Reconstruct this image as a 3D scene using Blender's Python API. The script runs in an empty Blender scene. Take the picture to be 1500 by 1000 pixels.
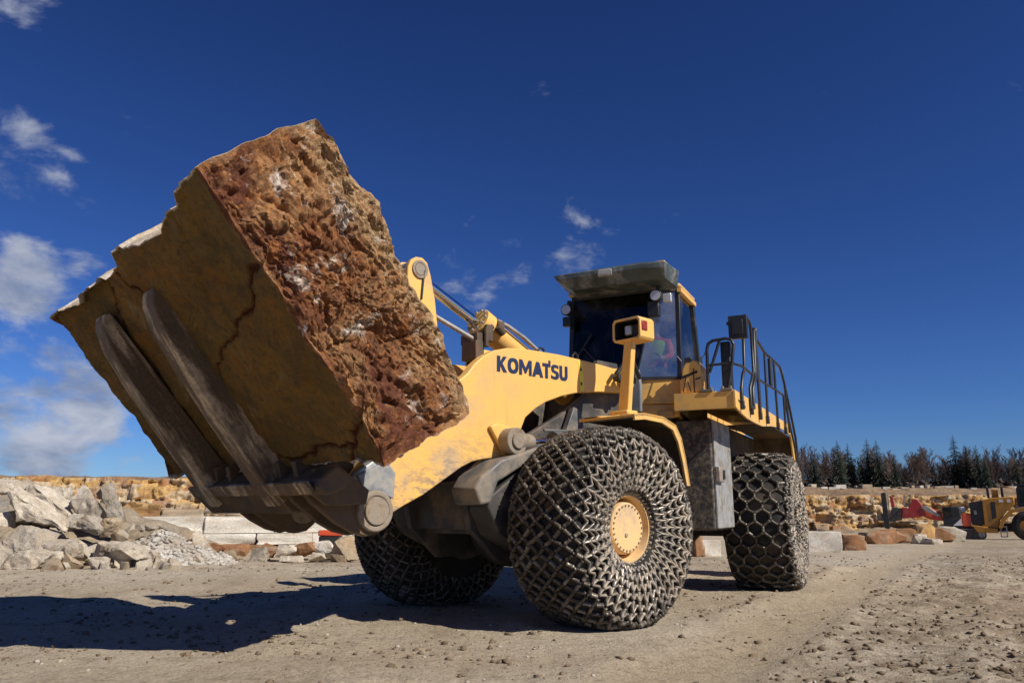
import bpy, bmesh, math, random
import numpy as np
from mathutils import Vector, Matrix, noise as mn

random.seed(7); np.random.seed(7)
PI = math.pi
scene = bpy.context.scene
C = scene.collection

# ------------------------------------------------------------------ camera
cam_d = bpy.data.cameras.new('camera'); cam_d.sensor_width = 36.0; cam_d.lens = 28.0
cam_d.clip_start = 0.05; cam_d.clip_end = 6000
cam = bpy.data.objects.new('camera', cam_d); C.objects.link(cam)
cam.location = (0, 0, 1.153); cam.rotation_euler = (PI/2 + 0.2086, 0, 0)
scene.camera = cam

# ------------------------------------------------------------------ world, sun, exposure
SUN_AZ, SUN_EL = math.radians(36), math.radians(40)     # sun stands to the right, a little behind the camera
def ray(px, py):
    u = (px-750)/1166.67; v = -(py-500)/1166.67; p = 0.2086
    return Vector((u, math.cos(p)-v*math.sin(p), math.sin(p)+v*math.cos(p))).normalized()
world = bpy.data.worlds.new('World'); scene.world = world; world.use_nodes = True
wn = world.node_tree; wn.nodes.clear(); WL = wn.links.new
def W(t, **k):
    n = wn.nodes.new(t)
    for a, b in k.items(): setattr(n, a, b)
    return n
def wmath(op, a, b=None, c=None, clamp=False):
    n = W('ShaderNodeMath', operation=op); n.use_clamp = clamp
    for i, x in enumerate((a, b, c)):
        if x is None: continue
        if isinstance(x, (int, float)): n.inputs[i].default_value = x
        else: WL(x, n.inputs[i])
    return n.outputs[0]
sky = W('ShaderNodeTexSky', sky_type='NISHITA'); sky.sun_disc = False
sky.sun_elevation = SUN_EL; sky.sun_rotation = PI/2 + SUN_AZ
sky.altitude = 600; sky.air_density = 1.0; sky.dust_density = 0.1; sky.ozone_density = 3.5
gam = W('ShaderNodeGamma'); gam.inputs[1].default_value = 1.35
tint = W('ShaderNodeMix', data_type='RGBA', blend_type='MULTIPLY'); tint.inputs[0].default_value = 1.0
tint.inputs[7].default_value = (0.31, 0.44, 0.72, 1)
WL(sky.outputs[0], gam.inputs[0]); WL(gam.outputs[0], tint.inputs[6])
tc = W('ShaderNodeTexCoord')
def cloud_noise(scale, detail, stretch, off=0):
    mp = W('ShaderNodeMapping'); mp.inputs['Scale'].default_value = (1, 1, stretch); mp.inputs['Location'].default_value = (off, 0, 0)
    WL(tc.outputs['Generated'], mp.inputs[0])
    n = W('ShaderNodeTexNoise'); n.inputs['Scale'].default_value = scale; n.inputs['Detail'].default_value = detail
    n.inputs['Roughness'].default_value = 0.58; n.inputs['Distortion'].default_value = 0.25
    WL(mp.outputs[0], n.inputs[0]); return n.outputs[0]
cn = cloud_noise(13.0, 10, 1.7, 0.4); cn2 = cloud_noise(11, 8, 2.2, 2.2)
# cumulus humilis and wisps: centre pixel direction, angular half width, weight
blobs = [((30,250),.060,.80),((35,408),.058,.90),((120,385),.030,.78),((100,598),.085,.98),((60,662),.068,1.12),((160,662),.04,.7),((5,612),.045,.7),
         ((845,352),.052,.64),((765,374),.050,.62),((660,402),.055,.62),((700,440),.05,.50),((40,45),.05,.40),((195,175),.04,.40),((15,560),.07,.6),((820,435),.03,.5),
         ((-190,330),.09,1.0),((-300,560),.12,1.0),((-480,200),.14,.9)]
cov = None
for (p, r, w) in blobs:
    d = ray(*p)
    vd = W('ShaderNodeVectorMath', operation='DISTANCE'); WL(tc.outputs['Generated'], vd.inputs[0]); vd.inputs[1].default_value = d
    mr = W('ShaderNodeMapRange', interpolation_type='SMOOTHSTEP'); WL(vd.outputs['Value'], mr.inputs[0])
    mr.inputs[1].default_value = r*1.75; mr.inputs[2].default_value = 0.0; mr.inputs[3].default_value = 0; mr.inputs[4].default_value = w
    cov = mr.outputs[0] if cov is None else wmath('MAXIMUM', cov, mr.outputs[0])
alpha = wmath('ADD', wmath('MULTIPLY', cov, 0.75), wmath('MULTIPLY', cn, 1.7))
ar = W('ShaderNodeMapRange', interpolation_type='SMOOTHSTEP'); WL(alpha, ar.inputs[0])
ar.inputs[1].default_value = 1.17; ar.inputs[2].default_value = 1.62; ar.inputs[3].default_value = 0; ar.inputs[4].default_value = 0.92
ccol = W('ShaderNodeMix', data_type='RGBA'); cr_ = W('ShaderNodeMapRange'); WL(cn2, cr_.inputs[0]); cr_.inputs[1].default_value = .36; cr_.inputs[2].default_value = .62; WL(cr_.outputs[0], ccol.inputs[0])
ccol.inputs[6].default_value = (4.0, 4.9, 7.2, 1); ccol.inputs[7].default_value = (8.8, 9.3, 10.8, 1)
cmix = W('ShaderNodeMix', data_type='RGBA'); WL(ar.outputs[0], cmix.inputs[0]); WL(tint.outputs[2], cmix.inputs[6]); WL(ccol.outputs[2], cmix.inputs[7])
bg = W('ShaderNodeBackground'); bg.inputs[1].default_value = 0.05
WL(cmix.outputs[2], bg.inputs[0])
wo = W('ShaderNodeOutputWorld'); WL(bg.outputs[0], wo.inputs[0])

sun_d = bpy.data.lights.new('sun', 'SUN'); sun_d.energy = 5.0; sun_d.angle = math.radians(0.53); sun_d.color = (1.0, 0.93, 0.82)
sun = bpy.data.objects.new('sun', sun_d); C.objects.link(sun)
sdir = Vector((math.cos(SUN_AZ)*math.cos(SUN_EL), -math.sin(SUN_AZ)*math.cos(SUN_EL), math.sin(SUN_EL)))
sun.rotation_euler = sdir.to_track_quat('Z', 'Y').to_euler()
sun.location = sdir*50
vs = scene.view_settings; vs.view_transform = 'Standard'; vs.look = 'None'; vs.exposure = 0.18; vs.gamma = 1.0; vs.use_curve_mapping = False

# ------------------------------------------------------------------ helpers
class MB:
    def __init__(s): s.v = []; s.f = []; s.m = []
    def add(s, vs, fs, mi=0):
        o = len(s.v); s.v += [tuple(v) for v in vs]; s.f += [tuple(i+o for i in f) for f in fs]; s.m += [mi]*len(fs); return s
    def box(s, c, d, R=None, mi=0):
        hx, hy, hz = d[0]/2, d[1]/2, d[2]/2
        vs = [Vector((x*hx, y*hy, z*hz)) for x in (-1,1) for y in (-1,1) for z in (-1,1)]
        if R is not None: vs = [R @ v for v in vs]
        c = Vector(c)
        return s.add([v+c for v in vs], [(0,1,3,2),(4,6,7,5),(0,4,5,1),(2,3,7,6),(0,2,6,4),(1,5,7,3)], mi)
    def prism(s, o, lo, hi, axis=1, mi=0):
        # outline o: pairs; axis 1 -> (x,z), axis 0 -> (y,z), axis 2 -> (x,y)
        n = len(o); pt = {1: lambda a,b,t: (a,t,b), 0: lambda a,b,t: (t,a,b), 2: lambda a,b,t: (a,b,t)}[axis]
        vs = [pt(a,b,lo) for a,b in o] + [pt(a,b,hi) for a,b in o]
        ar = sum(o[i][0]*o[(i+1)%n][1]-o[(i+1)%n][0]*o[i][1] for i in range(n))
        if axis == 1: ar = -ar
        idx = list(range(n))
        fs = [tuple(reversed(idx)), tuple(i+n for i in idx)] + [(i,(i+1)%n,(i+1)%n+n,i+n) for i in idx]
        if ar < 0: fs = [tuple(reversed(f)) for f in fs]
        return s.add(vs, fs, mi)
    def cyl(s, p0, p1, r0, r1=None, n=16, caps=True, mi=0):
        r1 = r0 if r1 is None else r1
        p0 = Vector(p0); p1 = Vector(p1); d = (p1-p0).normalized()
        a = d.orthogonal().normalized(); b = d.cross(a)
        vs = []
        for p, r in ((p0,r0),(p1,r1)):
            for k in range(n):
                t = 2*PI*k/n; vs.append(p + a*(r*math.cos(t)) + b*(r*math.sin(t)))
        fs = [(k,(k+1)%n,(k+1)%n+n,k+n) for k in range(n)]
        if caps: fs += [tuple(reversed(range(n))), tuple(range(n,2*n))]
        return s.add(vs, fs, mi)
    def tube(s, pts, r, n=8, closed=False, mi=0):
        pts = [Vector(p) for p in pts]; m = len(pts); rs = r if isinstance(r,(list,tuple)) else [r]*m
        vs = []; a = None
        for i, p in enumerate(pts):
            if closed: d = pts[(i+1)%m]-pts[i-1]
            else: d = pts[min(i+1,m-1)]-pts[max(i-1,0)]
            d.normalize()
            if a is None: a = d.orthogonal().normalized()
            a = (a - d*a.dot(d)).normalized(); b = d.cross(a)
            for k in range(n):
                t = 2*PI*k/n; vs.append(p + a*(rs[i]*math.cos(t)) + b*(rs[i]*math.sin(t)))
        fs = []
        for i in range(m if closed else m-1):
            j = (i+1) % m
            fs += [(i*n+k, i*n+(k+1)%n, j*n+(k+1)%n, j*n+k) for k in range(n)]
        if not closed: fs += [tuple(reversed(range(n))), tuple((m-1)*n+k for k in range(n))]
        return s.add(vs, fs, mi)
    def lathe(s, prof, c=(0,0,0), n=48, axis='y', mi=0, cap0=False, cap1=False):
        vs = []; m = len(prof); c = Vector(c)
        for (h, r) in prof:
            for k in range(n):
                t = 2*PI*k/n
                v = (r*math.cos(t), h, r*math.sin(t)) if axis == 'y' else (r*math.cos(t), r*math.sin(t), h)
                vs.append(Vector(v)+c)
        fs = []
        for i in range(m-1):
            fs += [(i*n+k, i*n+(k+1)%n, (i+1)*n+(k+1)%n, (i+1)*n+k) for k in range(n)]
        if cap0: fs.append(tuple(range(n)))
        if cap1: fs.append(tuple((m-1)*n+k for k in range(n)))
        return s.add(vs, fs, mi)
    def mesh(s, name, mats, smooth=None):
        me = bpy.data.meshes.new(name); me.from_pydata(s.v, [], s.f)
        for m in (mats if isinstance(mats,(list,tuple)) else [mats]): me.materials.append(m)
        if len(me.materials) > 1: me.polygons.foreach_set('material_index', s.m)
        bm = bmesh.new(); bm.from_mesh(me); bmesh.ops.recalc_face_normals(bm, faces=bm.faces); bm.to_mesh(me); bm.free()
        if smooth is not None:
            me.shade_smooth(); me.set_sharp_from_angle(angle=math.radians(smooth))
        me.update(); return me
    def build(s, name, mats, parent=None, M=None, bevel=0, smooth=35, seg=2):
        return link(name, s.mesh(name, mats, smooth), parent, M, bevel, seg)
def link(name, me, parent=None, M=None, bevel=0, seg=2):
    o = bpy.data.objects.new(name, me); C.objects.link(o)
    if parent is not None: o.parent = parent
    if M is not None: o.matrix_local = M
    if bevel:
        b = o.modifiers.new('bevel', 'BEVEL'); b.width = bevel; b.segments = seg; b.limit_method = 'ANGLE'; b.angle_limit = math.radians(40)
    return o
def tag(o, label=None, cat=None, group=None, kind=None):
    if label: o['label'] = label
    if cat: o['category'] = cat
    if group: o['group'] = group
    if kind: o['kind'] = kind
    return o
def empty(name, M, label, cat, group=None):
    o = bpy.data.objects.new(name, None); C.objects.link(o); o.matrix_local = M; o.empty_display_size = .3
    return tag(o, label, cat, group)
def np_mesh(name, V, F, mat, smooth=False):
    me = bpy.data.meshes.new(name); k = F.shape[1]
    me.vertices.add(len(V)); me.vertices.foreach_set('co', np.ascontiguousarray(V, dtype=np.float32).ravel())
    me.loops.add(F.size); me.loops.foreach_set('vertex_index', np.ascontiguousarray(F, dtype=np.int32).ravel())
    me.polygons.add(len(F)); me.polygons.foreach_set('loop_start', np.arange(0, F.size, k, dtype=np.int32))
    me.update(calc_edges=True); me.validate()
    if mat is not None: me.materials.append(mat)
    if smooth: me.shade_smooth()
    return me
T = Matrix.Translation
def Rz(a): return Matrix.Rotation(a, 4, 'Z')
def frame(h, o):
    F = (-math.sin(h), -math.cos(h), 0); L = (math.cos(h), -math.sin(h), 0)
    return Matrix(((F[0],L[0],0,o[0]),(F[1],L[1],0,o[1]),(0,0,1,o[2]),(0,0,0,1)))
def fbm(p, o=5, H=0.9, l=2.1): return mn.fractal(p, H, l, o)

# ------------------------------------------------------------------ materials
def newmat(name):
    m = bpy.data.materials.new(name); m.use_nodes = True; nt = m.node_tree; nt.nodes.clear()
    out = nt.nodes.new('ShaderNodeOutputMaterial'); b = nt.nodes.new('ShaderNodeBsdfPrincipled'); nt.links.new(b.outputs[0], out.inputs[0])
    return m, nt, b
class NT:
    def __init__(s, nt): s.nt = nt; s.L = nt.links.new
    def n(s, t, **k):
        x = s.nt.nodes.new(t)
        for a, b in k.items(): setattr(x, a, b)
        return x
    def put(s, sock, val):
        if isinstance(val, bpy.types.NodeSocket): s.L(val, sock)
        elif isinstance(val, (tuple, list)) and len(val) == 3 and sock.type == 'RGBA': sock.default_value = (*val, 1)
        else: sock.default_value = val
    def coord(s, kind='Object', scale=None, rot=None):
        t = s.n('ShaderNodeTexCoord').outputs[kind]
        if scale is not None or rot is not None:
            mp = s.n('ShaderNodeMapping'); s.L(t, mp.inputs[0])
            if scale is not None: mp.inputs['Scale'].default_value = scale if isinstance(scale,(tuple,list)) else (scale,)*3
            if rot is not None: mp.inputs['Rotation'].default_value = rot
            t = mp.outputs[0]
        return t
    def noise(s, co, scale, detail=5, rough=.6, dist=0):
        x = s.n('ShaderNodeTexNoise'); s.L(co, x.inputs[0]); x.inputs['Scale'].default_value = scale; x.inputs['Detail'].default_value = detail
        x.inputs['Roughness'].default_value = rough; x.inputs['Distortion'].default_value = dist; return x.outputs[0]
    def voro(s, co, scale, feature='F1', out='Distance'):
        x = s.n('ShaderNodeTexVoronoi', feature=feature); s.L(co, x.inputs[0]); x.inputs['Scale'].default_value = scale; return x.outputs[out]
    def mr(s, v, a, b, c=0., d=1., st='LINEAR'):
        x = s.n('ShaderNodeMapRange', interpolation_type=st); s.put(x.inputs[0], v)
        for i, q in enumerate((a,b,c,d)): x.inputs[i+1].default_value = q
        return x.outputs[0]
    def mix(s, f, a, b, bt='MIX'):
        x = s.n('ShaderNodeMix', data_type='RGBA', blend_type=bt); s.put(x.inputs[0], f); s.put(x.inputs[6], a); s.put(x.inputs[7], b); return x.outputs[2]
    def math(s, op, a, b=0., clamp=False):
        x = s.n('ShaderNodeMath', operation=op); x.use_clamp = clamp; s.put(x.inputs[0], a); s.put(x.inputs[1], b); return x.outputs[0]
    def bump(s, h, strength=.3, dist=.02, normal=None):
        x = s.n('ShaderNodeBump'); s.L(h, x.inputs['Height']); x.inputs['Strength'].default_value = strength; x.inputs['Distance'].default_value = dist
        if normal is not None: s.L(normal, x.inputs['Normal'])
        return x.outputs[0]
    def attr(s, name, out='Fac'):
        x = s.n('ShaderNodeAttribute', attribute_name=name); return x.outputs[out]
    def sep(s, co):
        x = s.n('ShaderNodeSeparateXYZ'); s.L(co, x.inputs[0]); return x.outputs
def pm(name, base, rough=.6, metal=0., var=.12, scale=5., dirt=None, dirt_amt=.4, dirt_scale=2.5, bump=.12, bump_scale=60., rnd=0., spec=.5, coat=0.):
    m, nt, b = newmat(name); N = NT(nt); co = N.coord('Object')
    f = N.noise(co, scale, 6); c = N.mix(N.mr(f,.3,.7), tuple(x*(1-var) for x in base), tuple(min(1,x*(1+var)) for x in base))
    if rnd:
        oi = N.n('ShaderNodeObjectInfo'); c = N.mix(1.0, c, N.mix(oi.outputs['Random'], (1-rnd,)*3, (1+rnd,)*3), 'MULTIPLY')
    r = rough
    if dirt is not None:
        d1 = N.noise(co, dirt_scale, 9, .68); dm = N.mr(d1, .62-dirt_amt*.42, .80-dirt_amt*.35, 0, .9)
        c = N.mix(dm, c, dirt); r = N.mr(dm, 0, 1, rough, .95)
    N.put(b.inputs['Base Color'], c); N.put(b.inputs['Roughness'], r); b.inputs['Metallic'].default_value = metal
    b.inputs['Specular IOR Level'].default_value = spec; b.inputs['Coat Weight'].default_value = coat; b.inputs['Coat Roughness'].default_value = .15
    if bump: N.L(N.bump(N.noise(co, bump_scale, 4), bump, .01), b.inputs['Normal'])
    return m
DUST = (.36,.28,.19)
M = {}
YEL = (.78,.455,.115)
M['yellow'] = pm('yellow_paint', YEL, .42, 0, .06, 2.0, DUST, .30, 2.4, .04, 90)
M['yellow_dirty'] = pm('yellow_paint_dusty', YEL, .5, 0, .06, 2.0, DUST, .42, 1.4, .04, 90)
M['dark'] = pm('dark_chassis_paint', (.045,.042,.04), .6, 0, .3, 6, (.20,.155,.11), .34, 2.2, .15, 50)
M['black'] = pm('black_paint', (.018,.019,.021), .42, 0, .25, 8, (.12,.10,.08), .12, 3, .06, 60)
M['chassis_grey'] = pm('grey_chassis_paint', (.105,.107,.105), .5, 0, .2, 5, (.27,.215,.155), .40, 2.5, .1, 50)
M['steel'] = pm('bare_worn_steel', (.40,.38,.35), .42, .55, .2, 9, (.34,.27,.19), .42, 5, .2, 40)
def tine_mat():
    m, nt, b = newmat('worn_tine_steel'); N = NT(nt); st = N.coord('Object', (.5,3.2,3.2)); co = N.coord('Object')
    f = N.noise(st, 1.8, 9, .7, .3); c = N.mix(N.mr(f,.46,.58), (.15,.098,.052), (.62,.48,.31)); g = N.noise(co, 5, 8, .7); c = N.mix(N.mr(g,.5,.66,0,.85), c, (.10,.065,.04)); c = N.mix(N.mr(N.noise(co, 40, 4),.4,.6,.4,0), c, (.04,.035,.03))
    N.put(b.inputs['Base Color'], c); b.inputs['Roughness'].default_value = .75; b.inputs['Metallic'].default_value = 0
    N.L(N.bump(N.noise(st, 14, 8, .7), .5, .02), b.inputs['Normal']); return m
M['tine'] = tine_mat()
M['carriage'] = pm('rusty_carriage_steel', (.085,.060,.040), .62, .2, .3, 4, (.17,.11,.06), .5, 3, .3, 30)
M['mud'] = pm('caked_mud', (.055,.038,.022), .95, 0, .4, 5, (.13,.09,.055), .4, 4, .5, 20)  # mud brown kept dark to stand in for shade under the fenders
M['dusty_steel'] = pm('dusty_steel', (.30,.255,.20), .68, .15, .3, 9, (.19,.13,.08), .45, 9, .4, 30)
M['tipsteel'] = pm('scraped_tip_steel', (.22,.235,.25), .6, .2, .3, 7, (.38,.34,.28), .40, 7, .3, 30)
M['chrome'] = pm('chrome_rod', (.62,.63,.65), .12, 1.0, .05, 9, None, 0, 1, 0)
M['rubber'] = pm('tyre_rubber', (.016,.015,.014), .88, 0, .3, 8, (.11,.08,.05), .30, 2.2, .35, 35)
M['grey_guard'] = pm('mud_spattered_guard', (.30,.31,.31), .55, 0, .1, 5, (.16,.125,.085), .42, 7, .1, 40)
M['roofpaint'] = pm('weathered_roof_paint', (.055,.072,.074), .55, 0, .35, 3, (.36,.36,.34), .34, 2.6, .2, 30)
M['tankmud'] = pm('mud_spattered_tank', (.035,.033,.031), .6, 0, .3, 6, (.23,.185,.13), .40, 16, .3, 50)
M['shroud'] = pm('blue_grey_shroud', (.16,.18,.20), .6, 0, .15, 5, (.30,.26,.2), .25, 4, .1)
M['patch'] = pm('bare_patch', (.42,.42,.40), .6, 0, .3, 6, (.2,.22,.21), .4, 6, .2)
M['navy'] = pm('navy_lettering', (.012,.022,.07), .45, 0, .1, 9, None, 0, 1, 0)
M['sticker'] = pm('warning_sticker', (.85,.68,.05), .5, 0, .05, 9, None, 0, 1, 0)
M['white'] = pm('white_paint', (.72,.72,.70), .5, 0, .06, 5, DUST, .2, 2, .03)
M['red'] = pm('red_paint', (.36,.025,.025), .45, 0, .12, 3, (.25,.13,.09), .2, 2, .05)
M['orange_red'] = pm('orange_red_paint', (.62,.085,.03), .5, 0, .1, 3, (.25,.13,.09), .2, 2, .05)
M['amber'] = pm('red_lens', (.26,.035,.012), .25, 0, .05, 9, None, 0, 1, 0)
M['lens'] = pm('clear_lamp_lens', (.62,.62,.58), .12, .3, .05, 9, None, 0, 1, 0)
M['interior'] = pm('cab_interior_plastic', (.03,.032,.035), .7, 0, .2, 5)
M['jacket'] = pm('orange_work_jacket', (.85,.10,.04), .85, 0, .12, 9, None, 0, 1, .2, 40)
M['vest'] = pm('lime_vest', (.42,.60,.04), .85, 0, .1, 9)
M['trouser'] = pm('dark_trousers', (.03,.035,.05), .9, 0, .15, 9)
M['skin'] = pm('skin', (.50,.30,.21), .55, 0, .06, 12, None, 0, 1, .05)
M['hair'] = pm('brown_hair', (.05,.03,.018), .6, 0, .2, 30)

def chain_mat():
    m, nt, b = newmat('chain_steel'); N = NT(nt); co = N.n('ShaderNodeNewGeometry').outputs['Position']
    d = N.noise(co, 3.2, 8, .7); f2 = N.noise(co, 60, 3)
    X, Y, Z = N.sep(N.coord('Object')); gl = N.mr(N.attr('side'), 0, 1, .50, .36)
    rn = N.attr('rnd'); c = N.mix(N.mr(f2,.35,.65), (.06,.055,.05), (.24,.225,.20)); c = N.mix(N.mr(rn,.5,.95,0,.8), c, (.46,.44,.41)); c = N.mix(N.mr(d,.46,.66,0,.75), c, (.11,.078,.050)); c = N.mix(1.0, c, N.mix(N.attr('side'), (.56,.52,.47), (1,1,1)), 'MULTIPLY'); c = N.mix(N.math('MULTIPLY', N.attr('side'), N.mr(N.math('ADD', N.noise(co, 7, 6, .7), N.math('MULTIPLY', rn, .25)),.50,.74,.0,.75)), c, (.40,.335,.255))  # tread links multiplied darker, painting in the shade on the tread
    N.put(b.inputs['Base Color'], c); N.put(b.inputs['Metallic'], N.mr(d,.42,.62,.6,.0)); N.put(b.inputs['Roughness'], N.mr(d,.4,.62,.36,.8))
    N.L(N.bump(f2,.25,.004), b.inputs['Normal']); return m
M['chain'] = chain_mat()

def boom_mat():
    m, nt, b = newmat('boom_yellow_worn'); N = NT(nt); co = N.coord('Object'); X, Y, Z = N.sep(co)
    f = N.noise(co, 1.6, 8, .65); c = N.mix(N.mr(f,.3,.7), tuple(x*.95 for x in YEL), YEL)
    # paint worn off towards the bucket pin: a tide line, then scratches
    edge = N.math('ADD', X, N.math('MULTIPLY', N.mr(N.noise(co, 5, 6), 0, 1, -.5, .5), .16))
    bare = N.mr(edge, 2.20, 2.26)
    st = N.coord('Object', (4.0, 1.0, 10.0), (0, .5, 0)); scr = N.noise(st, 2.2, 9, .72)
    zone = N.mr(X, .55, 1.6); low = N.mr(N.math('ADD', Z, N.math('MULTIPLY', X, .5)), 2.75, 2.15)
    sm = N.math('MULTIPLY', N.math('MULTIPLY', N.mr(scr,.46,.58), zone), low)
    blot = N.math('MULTIPLY', N.mr(N.noise(co, 2.4, 8, .7), .46, .62), zone)
    c = N.mix(N.math('MULTIPLY', blot, .75), c, (.40,.31,.22)); c = N.mix(N.math('MULTIPLY', sm, 1.0), c, (.20,.165,.15)); drip = N.noise(N.coord('Object', (9,1,.7)), 1.6, 8, .7); c = N.mix(N.math('MULTIPLY', N.mr(drip,.56,.70), .35), c, (.34,.22,.10))
    mt = N.noise(co, 7, 7, .7); metal = N.mix(N.mr(mt,.35,.65), (.22,.26,.31), (.52,.50,.46))
    c = N.mix(bare, c, metal)
    dust = N.noise(co, 1.3, 10, .7); c = N.mix(N.mr(dust,.58,.80,0,.55), c, DUST)
    N.put(b.inputs['Base Color'], c); N.put(b.inputs['Roughness'], N.mr(bare,0,1,.43,.5)); N.put(b.inputs['Metallic'], N.mr(bare,0,1,0,.35))
    N.L(N.bump(N.noise(co, 18, 6), .10, .01), b.inputs['Normal']); return m
M['boom'] = boom_mat()

def glass_mat(name, tintc, amt=.0, dusty=.22):
    m = bpy.data.materials.new(name); m.use_nodes = True; nt = m.node_tree; nt.nodes.clear(); N = NT(nt)
    out = N.n('ShaderNodeOutputMaterial'); tr = N.n('ShaderNodeBsdfTransparent'); tr.inputs[0].default_value = (*tintc,1)
    gl = N.n('ShaderNodeBsdfGlossy'); gl.inputs['Roughness'].default_value = .015; gl.inputs[0].default_value = (.95,.97,1,1)
    fr = N.n('ShaderNodeFresnel'); fr.inputs[0].default_value = 1.40
    co = N.coord('Object'); d = N.mr(N.noise(co, 2.2, 8, .7), .5 if dusty < .3 else .3, .8, 0, dusty)
    df = N.n('ShaderNodeBsdfDiffuse'); df.inputs[0].default_value = (.42,.42,.42,1)
    mx = N.n('ShaderNodeMixShader'); N.L(N.math('ADD', fr.outputs[0], amt, True), mx.inputs[0]); N.L(tr.outputs[0], mx.inputs[1]); N.L(gl.outputs[0], mx.inputs[2])
    m2 = N.n('ShaderNodeMixShader'); N.L(d, m2.inputs[0]); N.L(mx.outputs[0], m2.inputs[1]); N.L(df.outputs[0], m2.inputs[2])
    N.L(m2.outputs[0], out.inputs[0]); return m
M['glass'] = glass_mat('cab_glass', (.13,.14,.15), 0, .12); M['glass_door'] = glass_mat('door_glass', (.66,.72,.76), .02, .12); M['glass_corner'] = glass_mat('corner_glass', (.66,.72,.76), .16, .30)  # corner pane: higher dusty value paints in the pale sky reflection

def stone(name, cols, scale=3., rnd=.18, bump=.6, stain=None, stain_amt=.5, fine=45.):
    m, nt, b = newmat(name); N = NT(nt); co0 = N.coord('Object'); oi = N.n('ShaderNodeObjectInfo')
    ad = N.n('ShaderNodeVectorMath', operation='ADD'); N.L(co0, ad.inputs[0]); sc = N.n('ShaderNodeVectorMath', operation='SCALE'); N.L(oi.outputs['Location'], sc.inputs[0]); sc.inputs['Scale'].default_value = 1.7
    N.L(sc.outputs[0], ad.inputs[1]); co = ad.outputs[0]
    a = N.noise(co, scale, 8, .65); c = N.mix(N.mr(a,.32,.68), cols[0], cols[1])
    if len(cols) > 2: c = N.mix(N.mr(N.noise(co, scale*.6, 7, .6, .4),.48,.64), c, cols[2])
    if stain is not None: c = N.mix(N.math('MULTIPLY', N.mr(N.noise(co, scale*.8, 9, .7, .6),.50,.66), stain_amt), c, stain)
    f = N.noise(co, fine, 6, .7); c = N.mix(N.mr(f,.35,.62,.50,0), c, (.06,.045,.03)); c = N.mix(N.mr(N.noise(co, scale*3.4, 8, .75),.36,.48,.5,0), c, tuple(x*.38 for x in cols[0]))
    c = N.mix(1.0, c, N.mix(oi.outputs['Random'], (1-rnd,)*3, (1+rnd*.7,)*3), 'MULTIPLY')
    N.put(b.inputs['Base Color'], c); b.inputs['Roughness'].default_value = .92; b.inputs['Specular IOR Level'].default_value = .25
    h = N.math('ADD', N.math('MULTIPLY', a, .6), N.math('MULTIPLY', f, .4)); N.L(N.bump(h, bump, .05), b.inputs['Normal']); return m
M['st_pale'] = stone('pale_limestone', [(.52,.45,.35),(.72,.65,.54),(.40,.32,.23)], 2.6, .18, .9, (.36,.22,.11), .45)
M['st_grey'] = stone('grey_limestone', [(.34,.30,.245),(.56,.50,.42),(.40,.325,.235)], 2.6, .22, .9)
M['st_white'] = stone('sawn_white_limestone', [(.70,.66,.57),(.82,.78,.69),(.62,.56,.46)], 1.8, .10, .3, (.42,.24,.11), .45, 30)
M['st_orange'] = stone('ochre_quarry_rock', [(.50,.28,.095),(.60,.39,.17),(.34,.185,.085)], 1.4, .30, .9, (.56,.48,.36), .4)
M['st_tan'] = stone('tan_quarry_rock', [(.38,.29,.19),(.52,.42,.30),(.30,.24,.18)], 1.4, .25, .8, (.50,.30,.12), .5)
M['st_rust'] = stone('rusty_brown_rock', [(.26,.12,.055),(.40,.21,.10),(.48,.38,.27)], 2.0, .25, .7)
M['st_chalk'] = stone('white_chalk_rubble', [(.46,.42,.36),(.70,.67,.61),(.38,.32,.25)], 3, .12, .8)
M['soil'] = stone('quarry_soil', [(.27,.215,.15),(.40,.335,.25),(.33,.255,.17)], .8, .0, .8, None, 0, 14)

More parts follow.
